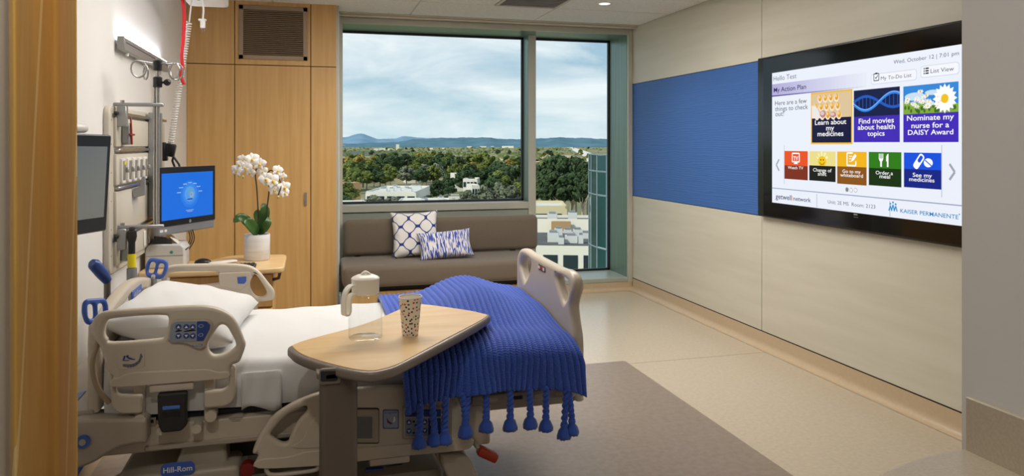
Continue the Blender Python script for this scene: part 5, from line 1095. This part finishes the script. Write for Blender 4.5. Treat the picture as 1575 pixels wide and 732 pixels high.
for i, p in enumerate(hp):
    d2 = (hp[min(i + 1, len(hp) - 1)] - hp[max(i - 1, 0)]).normalized(); n2 = Vector((-d2.y, d2.x)); c = jc + hd * p.x + Vector((0, 0, p.y)); nn = hd * n2.x + Vector((0, 0, n2.y))
    rows.append([bm.verts.new(c + wv * a + nn * b) for a, b in ((-.014, -.003), (.014, -.003), (.014, .003), (-.014, .003))])
for a, b in zip(rows, rows[1:]):
    for k in range(4): bm.faces.new((a[k], a[(k + 1) % 4], b[(k + 1) % 4], b[k]))
bm.faces.new(rows[0][::-1]); bm.faces.new(rows[-1])
hd_o = fin('handle', bm, M_JUG, jg, angle=50)
hp2 = catmull([(.044, .165), (.060, .160), (.068, .145), (.069, .11), (.074, .096), (.082, .093)], 6, False); bm = bmesh.new(); rows = []
for i, p in enumerate(hp2):
    d2 = (hp2[min(i + 1, len(hp2) - 1)] - hp2[max(i - 1, 0)]).normalized(); n2 = Vector((-d2.y, d2.x)); c = jc + hd * p.x + Vector((0, 0, p.y)); nn = hd * n2.x + Vector((0, 0, n2.y))
    rows.append([bm.verts.new(c + wv * a + nn * b) for a, b in ((-.014, -.003), (.014, -.003), (.014, .003), (-.014, .003))])
for a, b in zip(rows, rows[1:]):
    for k in range(4): bm.faces.new((a[k], a[(k + 1) % 4], b[(k + 1) % 4], b[k]))
bm.faces.new(rows[0][::-1]); bm.faces.new(rows[-1]); fin('handle_inner', bm, M_JUG, jg, angle=50)
# paper cup
M_CUP = mat('dotted_cup', 'e9dfcd', .6); n, l = shader_nodes(M_CUP)
t = n.new('ShaderNodeTexCoord'); p_ = n.new('ShaderNodeMapping'); p_.inputs['Scale'].default_value = (16, 68, 1); l.new(t.outputs['UV'], p_.inputs[0])
v_ = n.new('ShaderNodeTexVoronoi'); v_.inputs['Scale'].default_value = 1.0; v_.inputs['Randomness'].default_value = .75; v_.voronoi_dimensions = '2D'; l.new(p_.outputs[0], v_.inputs['Vector'])
ds = math_node(n, l, 'LESS_THAN', v_.outputs['Distance'], .25); sc3 = n.new('ShaderNodeSeparateColor'); l.new(v_.outputs['Color'], sc3.inputs[0])
rr = n.new('ShaderNodeValToRGB'); rr.color_ramp.interpolation = 'CONSTANT'; l.new(sc3.outputs[0], rr.inputs[0])
rr.color_ramp.elements[0].color = lin('1d2a44'); rr.color_ramp.elements[1].position = .34; rr.color_ramp.elements[1].color = lin('2d6a6a')
for po, c in ((.48, 'c8352b'), (.64, 'd9c33a'), (.8, '2a2a30'), (.9, 'd97a3a')): e_ = rr.color_ramp.elements.new(po); e_.color = lin(c)
mixrgb(n, l, ds, lin('e9dfcd'), rr.outputs[0], n['Principled BSDF'].inputs['Base Color'])
cc_ = PZ(631, 516, TZ + .002); cc_.z = TZ + .0028
cp_ = root('paper_cup', tuple(cc_), 'paper cup printed with small coloured dots on the overbed table', 'cup')
lathe('body', M_CUP, cp_, [(.0285, .0), (.029, .003)] + [(.029 + .0125 * k / 8, .003 + .137 * k / 8) for k in range(1, 9)], cc_, 36, uv=True)
lathe('inside', mat('cup_inside', 'efe8da', .6), cp_, [(0, .006), (.028, .006), (.0405, .139)], cc_, 36); lathe('rim', mat('cup_inside', 'efe8da', .6), cp_, [(.0405, .138), (.043, .139), (.0437, .142), (.042, .144), (.0402, .142)], cc_, 36)
# ================================================================== CURTAIN AND VANITY
M_CURT = mat('ochre_curtain', 'd0a450', .8, color2='c99b45', scale=(60, 60, 4), sheen=.15); n, l = shader_nodes(M_CURT)
t = n.new('ShaderNodeTexCoord'); src = n['Principled BSDF'].inputs['Base Color'].links[0].from_socket
p_ = n.new('ShaderNodeMapping'); p_.inputs['Rotation'].default_value = (0, 0, .35); p_.inputs['Scale'].default_value = (2.3, .6, 1); l.new(t.outputs['UV'], p_.inputs[0])
w = n.new('ShaderNodeTexWave'); w.inputs['Scale'].default_value = .75; w.inputs['Distortion'].default_value = 5.5; w.inputs['Detail'].default_value = .4; w.inputs['Detail Scale'].default_value = .5; l.new(p_.outputs[0], w.inputs['Vector'])
ln_ = math_node(n, l, 'GREATER_THAN', w.outputs['Fac'], .996)
mixrgb(n, l, math_node(n, l, 'MULTIPLY', ln_, .6), src, lin('ecd49a'), n['Principled BSDF'].inputs['Base Color'])
ct = root('privacy_curtain', (-.6, 1.8, 1.4), 'ochre fabric privacy curtain with thin pale wavy lines hanging beside the bed', 'curtain')
def curtain_panel(name, m, ctrl, z0, z1):
    bm = bmesh.new(); L = bm.loops.layers.uv.verify(); C_ = catmull(ctrl, 10, False); rows = []; s_ = 0; pv = None
    for p in C_:
        if pv is not None: s_ += (p - pv).length
        pv = p.copy(); rows.append([(bm.verts.new((p.x, p.y + .006 * math.sin(k * .5), z0 + (z1 - z0) * k / 10)), (s_, z0 + (z1 - z0) * k / 10)) for k in range(11)])
    for a, b in zip(rows, rows[1:]):
        for k in range(10):
            f = bm.faces.new((a[k][0], b[k][0], b[k + 1][0], a[k + 1][0]))
            for lp, v in zip(f.loops, (a[k], b[k], b[k + 1], a[k + 1])): lp[L].uv = v[1]
    o = fin(name, bm, m, ct, smooth=True); o.modifiers.new('solid', 'SOLIDIFY').thickness = .002; return o
def cpt(px, y): d = ray(px, 300); return (d.x / d.y * y, y, 0)
curtain_panel('fabric', M_CURT, [cpt(15, 1.63), cpt(20, 1.615), cpt(26, 1.62), cpt(50, 1.68), cpt(78, 1.735), cpt(86, 1.74), cpt(96, 1.72), cpt(112, 1.665), cpt(118, 1.65)], .25, 2.66)
curtain_panel('lining', mat('curtain_lining', 'c4bfb4', .8), [(-.94, 1.70, 0), (-.85, 1.62, 0), cpt(-60, 1.66), cpt(-25, 1.60), cpt(4, 1.63), cpt(17, 1.668)], .25, 2.66)
tube('track', M_WHITE, ct, [(-.95, 1.69, 2.685), (-.30, 1.72, 2.685)], .014, 8)
# vanity
va = root('vanity_counter', (1.2, .9, .85), 'speckled beige solid vanity counter with a low backsplash', 'counter')
M_VAN = mat('solid_surface', 'c8bda9', .35, color2='bfb39d', scale=(160, 160, 160), lo=.3, hi=.6)
vz = .88; edge = [PZ(1487, 689, vz), PZ(1440, 695, vz), PZ(1400, 705, vz), PZ(1372, 716, vz), PZ(1345, 732, vz)]
vo = [(1.3015, 1.235)] + [(p.x, p.y) for p in edge[1:]] + [(.985, 1.08), (.965, .9), (.96, .5), (.96, -.3), (1.3015, -.3)]
plate('top', [catmull(vo[1:-2], 4, False) + [Vector(v) for v in (vo[-2], vo[-1], vo[0])]], .04, .012, Matrix.Translation((0, 0, vz - .02)), M_VAN, va, 3)
box('backsplash', M_VAN, va, 1.2885, 1.3015, -.3, 1.222, vz - .002, vz + .108, .002, 1)
box('support', M_VAN, va, 1.12, 1.3015, -.2, 1.1, .55, .842, .004, 1)
#@@PART5
# ================================================================== OUTSIDE
GZ = -20.5
M_GROUND = mat('valley_ground', '5e6b45', .95, color2='9a8d68', scale=(.006, .006, .006), detail=9, lo=.40, hi=.62)
M_HILL = mat('hazy_hill_slopes', '7b98ae', 1.0, color2='6f8da6', scale=(.004, .004, .004), detail=8, spec=0.0)  # distance haze is put into the base colour as a blue tint
M_HILL2 = mat('hazy_mesa_slopes', '5f7f8f', 1.0, color2='53727f', scale=(.006, .006, .006), detail=9, spec=0.0)  # nearer ridge, bluish distance haze mixed into its colour too
def outpt(px, t): d = ray(px, HOR); return Vector((d.x * t, d.y * t, 0))
bm = bmesh.new(); rows = []
for t_ in (18, 60, 150, 300, 600, 1200, 2500, 5000, 9500): rows.append([bm.verts.new((*outpt(px, t_).xy, GZ - (1.0 if t_ < 20 else 0))) for px in (-600, 0, 400, 700, 900, 1200, 1700, 2600)])
for a, b in zip(rows, rows[1:]):
    for k in range(7): bm.faces.new((a[k], a[k + 1], b[k + 1], b[k]))
struct(fin('ground', bm, M_GROUND, None))
def ridge(name, prof_, t0, depth, m, seed, rough):
    r_ = random.Random(seed); bm = bmesh.new(); rows = []; ph = [r_.uniform(0, 6.28) for _ in range(5)]
    xs_ = list(range(prof_[0][0], prof_[-1][0] + 1, 3))
    for px in xs_:
        k = max(i for i in range(len(prof_)) if prof_[i][0] <= px); k = min(k, len(prof_) - 2); (a, ha), (b, hb_) = prof_[k], prof_[k + 1]
        q_ = sm((px - a) / (b - a)); h_ = ha + (hb_ - ha) * q_; h_ += rough * (math.sin(px * .17 + ph[0]) + .6 * math.sin(px * .41 + ph[1]) + .4 * math.sin(px * .9 + ph[2]))
        row = []
        for j, f_ in enumerate((0, .18, .4, .65, .85, 1.0, .8, .3, 0)):
            t_ = t0 - depth * .5 + depth * j / 8 + 60 * math.sin(px * .12 + j); z_ = GZ - 2 + (CAM_Z - GZ + 2 + h_ * t0 / F_PX) * f_ * (1 + .06 * math.sin(px * .2 + j * 2 + ph[3]) * (f_ < 1))
            row.append(bm.verts.new((*outpt(px, t_).xy, z_)))
        rows.append(row)
    for a, b in zip(rows, rows[1:]):
        for k in range(8): bm.faces.new((a[k], b[k], b[k + 1], a[k + 1]))
    o = fin(name, bm, m, None, smooth=True); o['kind'] = 'structure'; return o
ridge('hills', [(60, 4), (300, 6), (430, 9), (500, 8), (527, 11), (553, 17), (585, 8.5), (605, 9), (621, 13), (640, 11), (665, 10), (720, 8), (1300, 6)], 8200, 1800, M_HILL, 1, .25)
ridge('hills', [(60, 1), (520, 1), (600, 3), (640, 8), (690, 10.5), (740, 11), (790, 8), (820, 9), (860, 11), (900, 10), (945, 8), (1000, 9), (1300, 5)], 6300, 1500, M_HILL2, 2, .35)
# far flat things: light strips of graded earth, the freeway
def strip(name, pts, m, lift, kind='structure'):
    bm = bmesh.new(); bm.faces.new([bm.verts.new((*PZ(px, py, GZ).xy, GZ + lift)) for px, py in pts]); o = fin(name, bm, m, None); o['kind'] = kind; return o
M_EARTH = mat('bare_earth', 'c7b08c', .95, color2='a8977a', scale=(.03, .03, .03), detail=6)
strip('ground_earth', [(745, 243), (830, 243), (850, 250), (752, 254), (770, 247)], M_EARTH, .2); strip('ground_earth', [(822, 238.5), (880, 239), (868, 246), (822, 248)], M_EARTH, .2)
strip('ground_scrub', [(510, 232), (640, 232), (640, 240), (510, 240)], mat('dark_scrub', '4a5443', .95, color2='59614c', scale=(.02, .02, .02)), .25)
strip('road', [(869, 225.2), (876, 225.2), (893, 230), (915, 237.5), (960, 247), (930, 250), (903, 249), (898, 241), (882, 232), (873, 228)], mat('pale_road', 'd6d2c6', .9), .4)
strip('ground_lot', [(525, 306), (800, 306), (800, 330), (520, 330)], mat('pale_lot', 'c9c6bc', .9, color2='b3b0a6', scale=(.2, .2, .2)), .1)
# trees: two kinds of crown, made once and then copied one by one
def crown_mesh(seed, rx, rz, clumps, leaves, ls):
    r_ = random.Random(seed); V = []; Fc = []
    for _ in range(clumps):
        a = r_.uniform(0, 6.28); q_ = r_.random() ** .5; zz = r_.uniform(-.75, 1); rr_ = math.sqrt(max(1 - zz * zz, 0)) * q_
        c = Vector((rx * .8 * rr_ * math.cos(a), rx * .8 * rr_ * math.sin(a), rz * .8 * zz)); cr_ = r_.uniform(.25, .42) * rx
        for _ in range(leaves):
            n_ = Vector((r_.gauss(0, 1), r_.gauss(0, 1), r_.gauss(0, 1))).normalized(); p = c + n_ * cr_ * r_.uniform(.55, 1.0); p.z = c.z + (p.z - c.z) * .75
            u_ = (n_ + Vector((r_.gauss(0, .5), r_.gauss(0, .5), r_.gauss(0, .5)))).normalized().orthogonal().normalized(); w_ = n_.cross(u_).normalized(); s_ = ls * r_.uniform(.7, 1.3); i0 = len(V)
            V += [p - u_ * s_, p - w_ * s_ * .6, p + u_ * s_, p + w_ * s_ * .6]; Fc.append((i0, i0 + 1, i0 + 2, i0 + 3))
    me = bpy.data.meshes.new('crown'); me.from_pydata(V, [], Fc); return me
def trunk_mesh(h, r0, seed, nb):
    r_ = random.Random(seed); bm = bmesh.new(); tube_bm(bm, [(0, 0, -.5), (.15 * h * .05, 0, h * .5), (-.02 * h, .02 * h, h)], [r0, r0 * .75, r0 * .35], 7)
    for _ in range(nb):
        a = r_.uniform(0, 6.28); z0 = h * r_.uniform(.45, .8); L_ = h * r_.uniform(.2, .35); tube_bm(bm, [(0, 0, z0), (L_ * .5 * math.cos(a), L_ * .5 * math.sin(a), z0 + L_ * .5), (L_ * .8 * math.cos(a), L_ * .8 * math.sin(a), z0 + L_)], [r0 * .45, r0 * .35, r0 * .15], 5)
    me = bpy.data.meshes.new('trunk'); bm.to_mesh(me); bm.free(); return me
M_TR = {k: mat('foliage_' + k, c, .9, color2=c2, scale=(1.2, 1.2, 1.2), detail=3, spec=.2) for k, c, c2 in (('dark', '33452a', '45573a'), ('olive', '5c6a37', '76803f'), ('yellow', '96894a', 'ad9a55'), ('grey', '67705a', '7d8370'))}
M_BARK = mat('bark', '8d7f6d', .95); M_BARKP = mat('pale_bark', 'b7aa96', .9)
CR = [crown_mesh(20 + k, 4.2, 3.6, 26, 70, .55) for k in range(3)]; TR = [trunk_mesh(7, .32, 30 + k, 4) for k in range(3)]
CRt = [crown_mesh(50 + k, 4.4, 4.6, 24, 90, .55) for k in range(3)]; TRt = [trunk_mesh(13, .36, 60 + k, 5) for k in range(3)]
WORDS = {'dark': 'dark green bushy tree in the wooded valley outside the wide window pane', 'olive': 'olive green rounded tree in the wooded valley outside the wide window pane', 'yellow': 'yellowish sunlit tree in the wooded valley outside the wide window pane', 'grey': 'grey-green sparse tree in the wooded valley outside the wide window pane'}
def tree(px, t_, h, kind, rnd_, label=None, group=None, tall=False, base=0.0):
    p = outpt(px, t_); k = rnd_.randrange(3); s_ = h / (17.0 if tall else 10.2)
    o = root('tree', (p.x, p.y, GZ + base), label or WORDS[kind], 'tree', group or kind + ' trees in the valley')
    c = bpy.data.objects.new('crown', None if False else (CRt if tall else CR)[k].copy() if (k, kind, tall) not in TC else TC[(k, kind, tall)]); COL.objects.link(c)
    if (k, kind, tall) not in TC: TC[(k, kind, tall)] = c.data; c.data.materials.append(M_TR[kind])
    tr_ = bpy.data.objects.new('trunk', (TRt if tall else TR)[k]); COL.objects.link(tr_)
    if not tr_.data.materials: tr_.data.materials.append(M_BARKP if tall else M_BARK)
    for q_, z_ in ((c, 12.6 if tall else 6.4), (tr_, 0)): q_.parent = o; q_.location = (0, 0, z_)
    o.scale = (s_ * rnd_.uniform(.9, 1.25), s_ * rnd_.uniform(.9, 1.25), s_); o.rotation_euler = (0, 0, rnd_.uniform(0, 6.28)); return o
TC = {}
SPECIAL = {k: (v, 'single trees in the valley') for k, v in {
    (553, 237): 'yellow-leaved tree standing above its neighbours near the wardrobe side of the wide pane', (533, 240): 'yellow-leaved tree nearest the wardrobe edge of the wide pane',
    (605, 234): 'dark tree rising to the plain under the mountain gap', (622, 236): 'dark tree just beside the tallest dark crown under the mountain gap',
    (742, 232): 'largest olive tree, its crown reaching the plain near the mullion', (756, 240): 'olive tree on the mullion side of the largest olive tree', (728, 235): 'olive tree on the wardrobe side of the largest olive tree',
    (575, 300): 'sparse grey-green tree standing before the long white roof', (530, 300): 'dark tree at the sill corner of the wide pane', (660, 300): 'dark low tree at the sill between the white roofs',
    (757, 270): 'dark round tree low beside the mullion, in front of others', (690, 270): 'dark tree standing beside the far end of the long white roof', (800, 280): 'olive tree touching the mullion at the sill', (655, 252): 'tall grey-green tree behind the long white roof',
}.items()}
rt = random.Random(17)
# named clusters the photograph shows, then the canopy between
for px, py_top, t_, kind, h in ((553, 237, 520, 'yellow', 13), (533, 240, 500, 'yellow', 12), (605, 234, 480, 'dark', 14), (622, 236, 500, 'dark', 13), (590, 236, 510, 'dark', 12), (742, 232, 430, 'olive', 15), (728, 235, 440, 'olive', 14), (756, 240, 425, 'olive', 13), (705, 241, 450, 'dark', 13), (690, 243, 460, 'dark', 12), (770, 250, 330, 'dark', 14), (785, 255, 320, 'dark', 14), (800, 252, 310, 'dark', 14), (757, 270, 270, 'dark', 12), (670, 240, 520, 'dark', 11), (650, 241, 540, 'dark', 11), (640, 250, 420, 'olive', 13), (655, 252, 400, 'grey', 14), (625, 255, 380, 'grey', 12), (600, 252, 400, 'olive', 14), (575, 258, 390, 'dark', 12), (530, 262, 350, 'dark', 13), (545, 265, 360, 'dark', 11), (690, 270, 290, 'dark', 12), (675, 276, 275, 'dark', 11), (715, 258, 360, 'dark', 12), (575, 300, 235, 'grey', 8.5), (590, 295, 245, 'grey', 9.5), (605, 302, 235, 'grey', 8), (660, 300, 240, 'dark', 7.5), (690, 298, 250, 'grey', 8), (720, 292, 245, 'grey', 9), (745, 285, 245, 'grey', 11), (765, 280, 250, 'grey', 12), (785, 285, 245, 'grey', 11), (800, 280, 250, 'olive', 11), (530, 300, 240, 'dark', 9), (520, 285, 260, 'dark', 11)):
    o = tree(px, t_, h, kind, rt, *SPECIAL.get((px, py_top), ())); zt_ = CAM_Z - (py_top - HOR) * t_ / F_PX; o.location.z = GZ + max(0.0, 0); o.scale.z = (zt_ - GZ) / (10.2 if True else 1)
    o.scale.x = o.scale.y = min(max(o.scale.z, .75), 1.5) * rt.uniform(.95, 1.15)
for _ in range(225):
    t_ = 250 * (3.6 ** rt.random()); px = rt.uniform(470, 1010)
    if t_ < 360 and (545 < px < 700): continue
    if 815 < px < 990: continue
    kind = rt.choice(['dark', 'dark', 'olive', 'olive', 'grey', 'yellow', 'dark', 'olive']); tree(px, t_, rt.uniform(8.5, 13.5), kind, rt)
for _ in range(34):
    tree(rt.uniform(480, 990), rt.uniform(1000, 3200), rt.uniform(8, 13), rt.choice(['dark', 'olive']), rt, 'tiny distant tree on the plain below the hills', 'distant trees on the plain')
for px, top, t_ in ((826, 258, 200), (836, 248, 195), (848, 243, 190), (858, 240, 196), (868, 242, 188), (878, 246, 192), (886, 243, 200), (897, 250, 190), (904, 252, 198), (912, 254, 204), (842, 262, 180), (862, 260, 178), (880, 262, 182), (896, 264, 176), (822, 262, 190), (930, 256, 200), (945, 252, 205)):
    o = tree(px, t_, 17, 'dark', rt, 'tall dark eucalyptus with a pale trunk behind the dark-roofed building', 'tall eucalyptus trees', True); zt_ = CAM_Z - (top - HOR) * t_ / F_PX; o.scale.z = (zt_ - GZ) / 17.0; o.scale.x = o.scale.y = rt.uniform(.75, .95)
# low scrub and far crowns beyond counting
rs_ = random.Random(23); V = []; Fc = []
for _ in range(1100):
    t_ = 620 * (7.5 ** rs_.random()); px = rs_.uniform(470, 1000); p = outpt(px, t_); s_ = rs_.uniform(1.6, 4.2) * (1 + t_ / 4000); i0 = len(V); h_ = s_ * rs_.uniform(.6, 1.1); a0_ = rs_.uniform(0, 6)
    if px > 868 and t_ > 800 and rs_.random() < .6: continue
    ring = [(p.x + s_ * math.cos(a0_ + k * 1.0472), p.y + s_ * math.sin(a0_ + k * 1.0472)) for k in range(6)]
    V += [(x, y, GZ) for x, y in ring] + [((x + p.x) / 2 + rs_.uniform(-.3, .3) * s_, (y + p.y) / 2, GZ + h_ * rs_.uniform(.8, 1.1)) for x, y in ring]
    Fc += [(i0 + k, i0 + (k + 1) % 6, i0 + 6 + (k + 1) % 6, i0 + 6 + k) for k in range(6)] + [tuple(i0 + 6 + k for k in range(6))]
me = bpy.data.meshes.new('scrub'); me.from_pydata(V, [], Fc); o = link('scrub', me, mat('scrub_green', '55633f', .95, color2='717a4e', scale=(.02, .02, .02), spec=.1), None); o['kind'] = 'stuff'; tag(o, 'dark scrub and tree crowns dotting the plain under the hills', 'scrub')
# buildings
M_BW = mat('building_white', 'dedbd0', .8); M_BB = mat('building_tan', 'a5875f', .85); M_BD = mat('building_dark_band', '33383c', .6); M_ROOFW = mat('roof_white', 'd8d8d0', .85, color2='c2c4bf', scale=(.3, .3, .3)); M_ROOFD = mat('roof_dark', '4a4c4c', .9, color2='5b5c5a', scale=(.5, .5, .5)); M_HV = mat('rooftop_unit', 'c9cccb', .5); M_WIN = mat('far_window', '27343c', .2)
def building(px0, px1, py_front, roof_h, depth, label, wall, roofm, yaw=0.0, parapet=0.0, nwin=0, hvac=(), winh=2.0, name='building', dist=None):
    zr = GZ + roof_h; t_ = dist or (CAM_Z - zr) * F_PX / (py_front - HOR); c = outpt((px0 + px1) / 2, t_); w_ = (px1 - px0) * t_ / F_PX
    b = root(name, (c.x, c.y, GZ), label, 'building'); M = Matrix.Translation((c.x, c.y, GZ)) @ Matrix.Rotation(-math.atan2(c.x, c.y) + yaw, 4, 'Z')
    def part(n_, m, x0, x1, y0, y1, z0, z1, par=b):
        bm = bmesh.new(); bx(bm, x0, x1, y0, y1, z0, z1); bmesh.ops.transform(bm, matrix=M, verts=bm.verts); return fin(n_, bm, m, par)
    wl_ = part('wall', wall, -w_ / 2, w_ / 2, 0, depth, 0, roof_h)
    part('roof', roofm, -w_ / 2 + .2, w_ / 2 - .2, .2, depth - .2, roof_h - .3, roof_h + .05)
    if parapet:
        for a in ((-w_ / 2, w_ / 2, 0, .3), (-w_ / 2, w_ / 2, depth - .3, depth), (-w_ / 2, -w_ / 2 + .3, 0, depth), (w_ / 2 - .3, w_ / 2, 0, depth)): part('parapet', wall, *a, roof_h, roof_h + parapet)
    for k in range(nwin):
        x = -w_ / 2 + w_ * (k + .5) / nwin; part('window', M_WIN, x - w_ / nwin * .36, x + w_ / nwin * .36, -.08, .1, roof_h - 1.0 - winh, roof_h - 1.0, wl_)
    for fx, fy, sx_, sy_, sz_ in hvac:
        x, y = (fx - .5) * w_, fy * depth; u_ = part('rooftop_unit', M_HV, x - sx_ / 2, x + sx_ / 2, y - sy_ / 2, y + sy_ / 2, roof_h + .05, roof_h + .05 + sz_); part('duct', M_SILVER, x - sx_ / 3, x + sx_ / 3, y - sy_ / 3, y + sy_ / 3, roof_h + sz_, roof_h + .35 + sz_, u_)
    return b
rh = random.Random(4)
building(800, 955, 381, 8.0, 17, 'wide dark-roofed building with rooftop units below the narrow pane', M_BW, M_ROOFD, -.02, .22, 5, [(.31, .35, 1.6, 1.6, 1.3), (.355, .6, 1.2, 1.2, 1.4), (.50, .3, 1.8, 1.6, 1.0), (.45, .72, 1.2, 1.0, 1.0), (.56, .75, 1.4, 1.1, 1.0), (.66, .6, 1.8, 1.3, .8), (.40, .2, .8, .8, .9), (.60, .25, .7, .7, 1.2)], 2.2)
building(800, 960, 0, 9.4, 7, 'white parapet block with a tan centre panel behind the dark flat roof', M_BW, M_ROOFD, -.02, .5, 0, [(.3, .5, 1.6, 1.4, 1.0), (.5, .5, 1.5, 1.2, 1.2)], dist=121)
building(848, 878, 0, 9.6, 1.0, 'tan panel standing in front of the white parapet block', M_BB, M_BB, -.02, 0, dist=119.6)
building(815, 872, 321, 9.0, 14, 'cream building with a dark window band under the eucalyptus trees', mat('building_cream', 'cbbf9d', .85), M_ROOFW, .05, .6, 1, [], 2.6)
building(530, 555, 282, 7.5, 9, 'small tan building with a pale roof beyond the wide pane', M_BB, M_ROOFW, .3, .3, 0)
building(562, 640, 297, 6.5, 34, 'long white flat-roofed building among the trees', M_BW, M_ROOFW, -.18, .5, 5, [(rh.uniform(.1, .9), rh.uniform(.15, .9), 1.5, 1.3, 1.0) for _ in range(14)])
building(612, 690, 311, 5.0, 14, 'low white building with a car park just above the sill', M_BW, M_ROOFW, -.05, .3, 6, [(rh.uniform(.1, .9), rh.uniform(.2, .8), 1.2, 1.1, .8) for _ in range(6)])
building(520, 565, 313, 4.0, 10, 'low white roof behind the dark tree at the pane corner', M_BW, M_ROOFW, .1, .3, 0)
building(690, 732, 303, 4.5, 9, 'flat grey-roofed building among the sparse trees', M_BW, M_ROOFD, .1, .3, 4)
building(624, 648, 260, 8, 16, 'pale building half hidden behind the sparse grey trees', M_BW, M_ROOFW, .1, .4, 4)
building(548, 575, 260, 7, 14, 'pale pink low building behind the yellowish trees', mat('building_pink', 'd8c6ba', .85), M_ROOFW, 0, .3, 4)
building(700, 712, 268, 8, 12, 'white building showing between dark trees near the valley centre', M_BW, M_ROOFW, .2, .3, 3); building(712, 734, 276, 8, 12, 'white building below the large olive tree', M_BW, M_ROOFW, -.1, .3, 4); building(726, 738, 286, 8, 10, 'small white building lowest among the sparse trees', M_BW, M_ROOFW, .2, .3, 3)
for px0, px1, py, h in ((575, 582, 232, 8), (583, 593, 231.5, 9), (596, 604, 231.5, 7), (609, 614, 231, 22), (660, 666, 230, 7), (680, 684, 230, 7), (718, 726, 227, 9), (738, 748, 226.5, 8), (772, 790, 227.5, 12), (527, 532, 226.2, 16), (755, 760, 226.5, 8)):
    building(px0, px1, 0, h, 20, 'tiny white building far out on the plain', M_BW, M_ROOFW, dist=22 * F_PX / (py - HOR))['group'] = 'far white buildings on the plain'
# curved glass tower
gt = root('glass_tower', tuple(outpt(935, 46)) , 'curved blue-green glass tower close outside the narrow pane', 'building'); gt.location.z = GZ
tc_ = outpt(1046, 49.5); RT_ = 6.0
M_TG = mat('tower_glass', '1d3a3c', .06, 0.0, color2='2b5152', scale=(.25, .25, .12), spec=0.2); M_TM = mat('tower_mullion', '71868f', .5)
NF = 20; ztop = CAM_Z - 16.5 / F_PX * 46; rows_z = [ztop - 2.0 * 0, ztop - 1.05, ztop - 2.55, ztop - 5.9, ztop - 8.0, ztop - 11, ztop - 14, ztop - 17, GZ]
def tp_(a, z, r=RT_): return Vector((tc_.x + r * math.cos(a), tc_.y + r * math.sin(a), z))
base_a = math.atan2(-tc_.y, -tc_.x) - math.pi / 2 - .25
for k in range(NF):
    a0_, a1_ = base_a + k * math.pi * 1.25 / NF, base_a + (k + 1) * math.pi * 1.25 / NF
    for z1_, z0_ in zip(rows_z, rows_z[1:]):
        if k > 17: continue
        bm = bmesh.new(); A = [tp_(a0_, z0_ + .06), tp_(a1_, z0_ + .06), tp_(a1_, z1_ - .06), tp_(a0_, z1_ - .06)]; B = [tp_(a0_, z0_ + .06, RT_ - .1), tp_(a1_, z0_ + .06, RT_ - .1), tp_(a1_, z1_ - .06, RT_ - .1), tp_(a0_, z1_ - .06, RT_ - .1)]
        A = [bm.verts.new(v) for v in A]; B = [bm.verts.new(v) for v in B]; bm.faces.new(A); bm.faces.new(B[::-1])
        for i in range(4): bm.faces.new((A[i], A[(i + 1) % 4], B[(i + 1) % 4], B[i]))
        fin('pane', bm, M_TG, gt)
    tube('mullion', M_TM, gt, [tp_(a0_, GZ), tp_(a0_, ztop)], .045, 6)
for z in rows_z[:-1]: tube('transom', M_TM, gt, [tp_(base_a + k * math.pi * 1.25 / NF, z, RT_ + .02) for k in range(NF + 1)], .045, 6)
bm = bmesh.new(); bm.faces.new([bm.verts.new(tp_(base_a + k * math.pi * 1.25 / NF, ztop - .05, RT_ - .05)) for k in range(NF + 1)]); fin('roof', bm, M_ROOFD, gt)
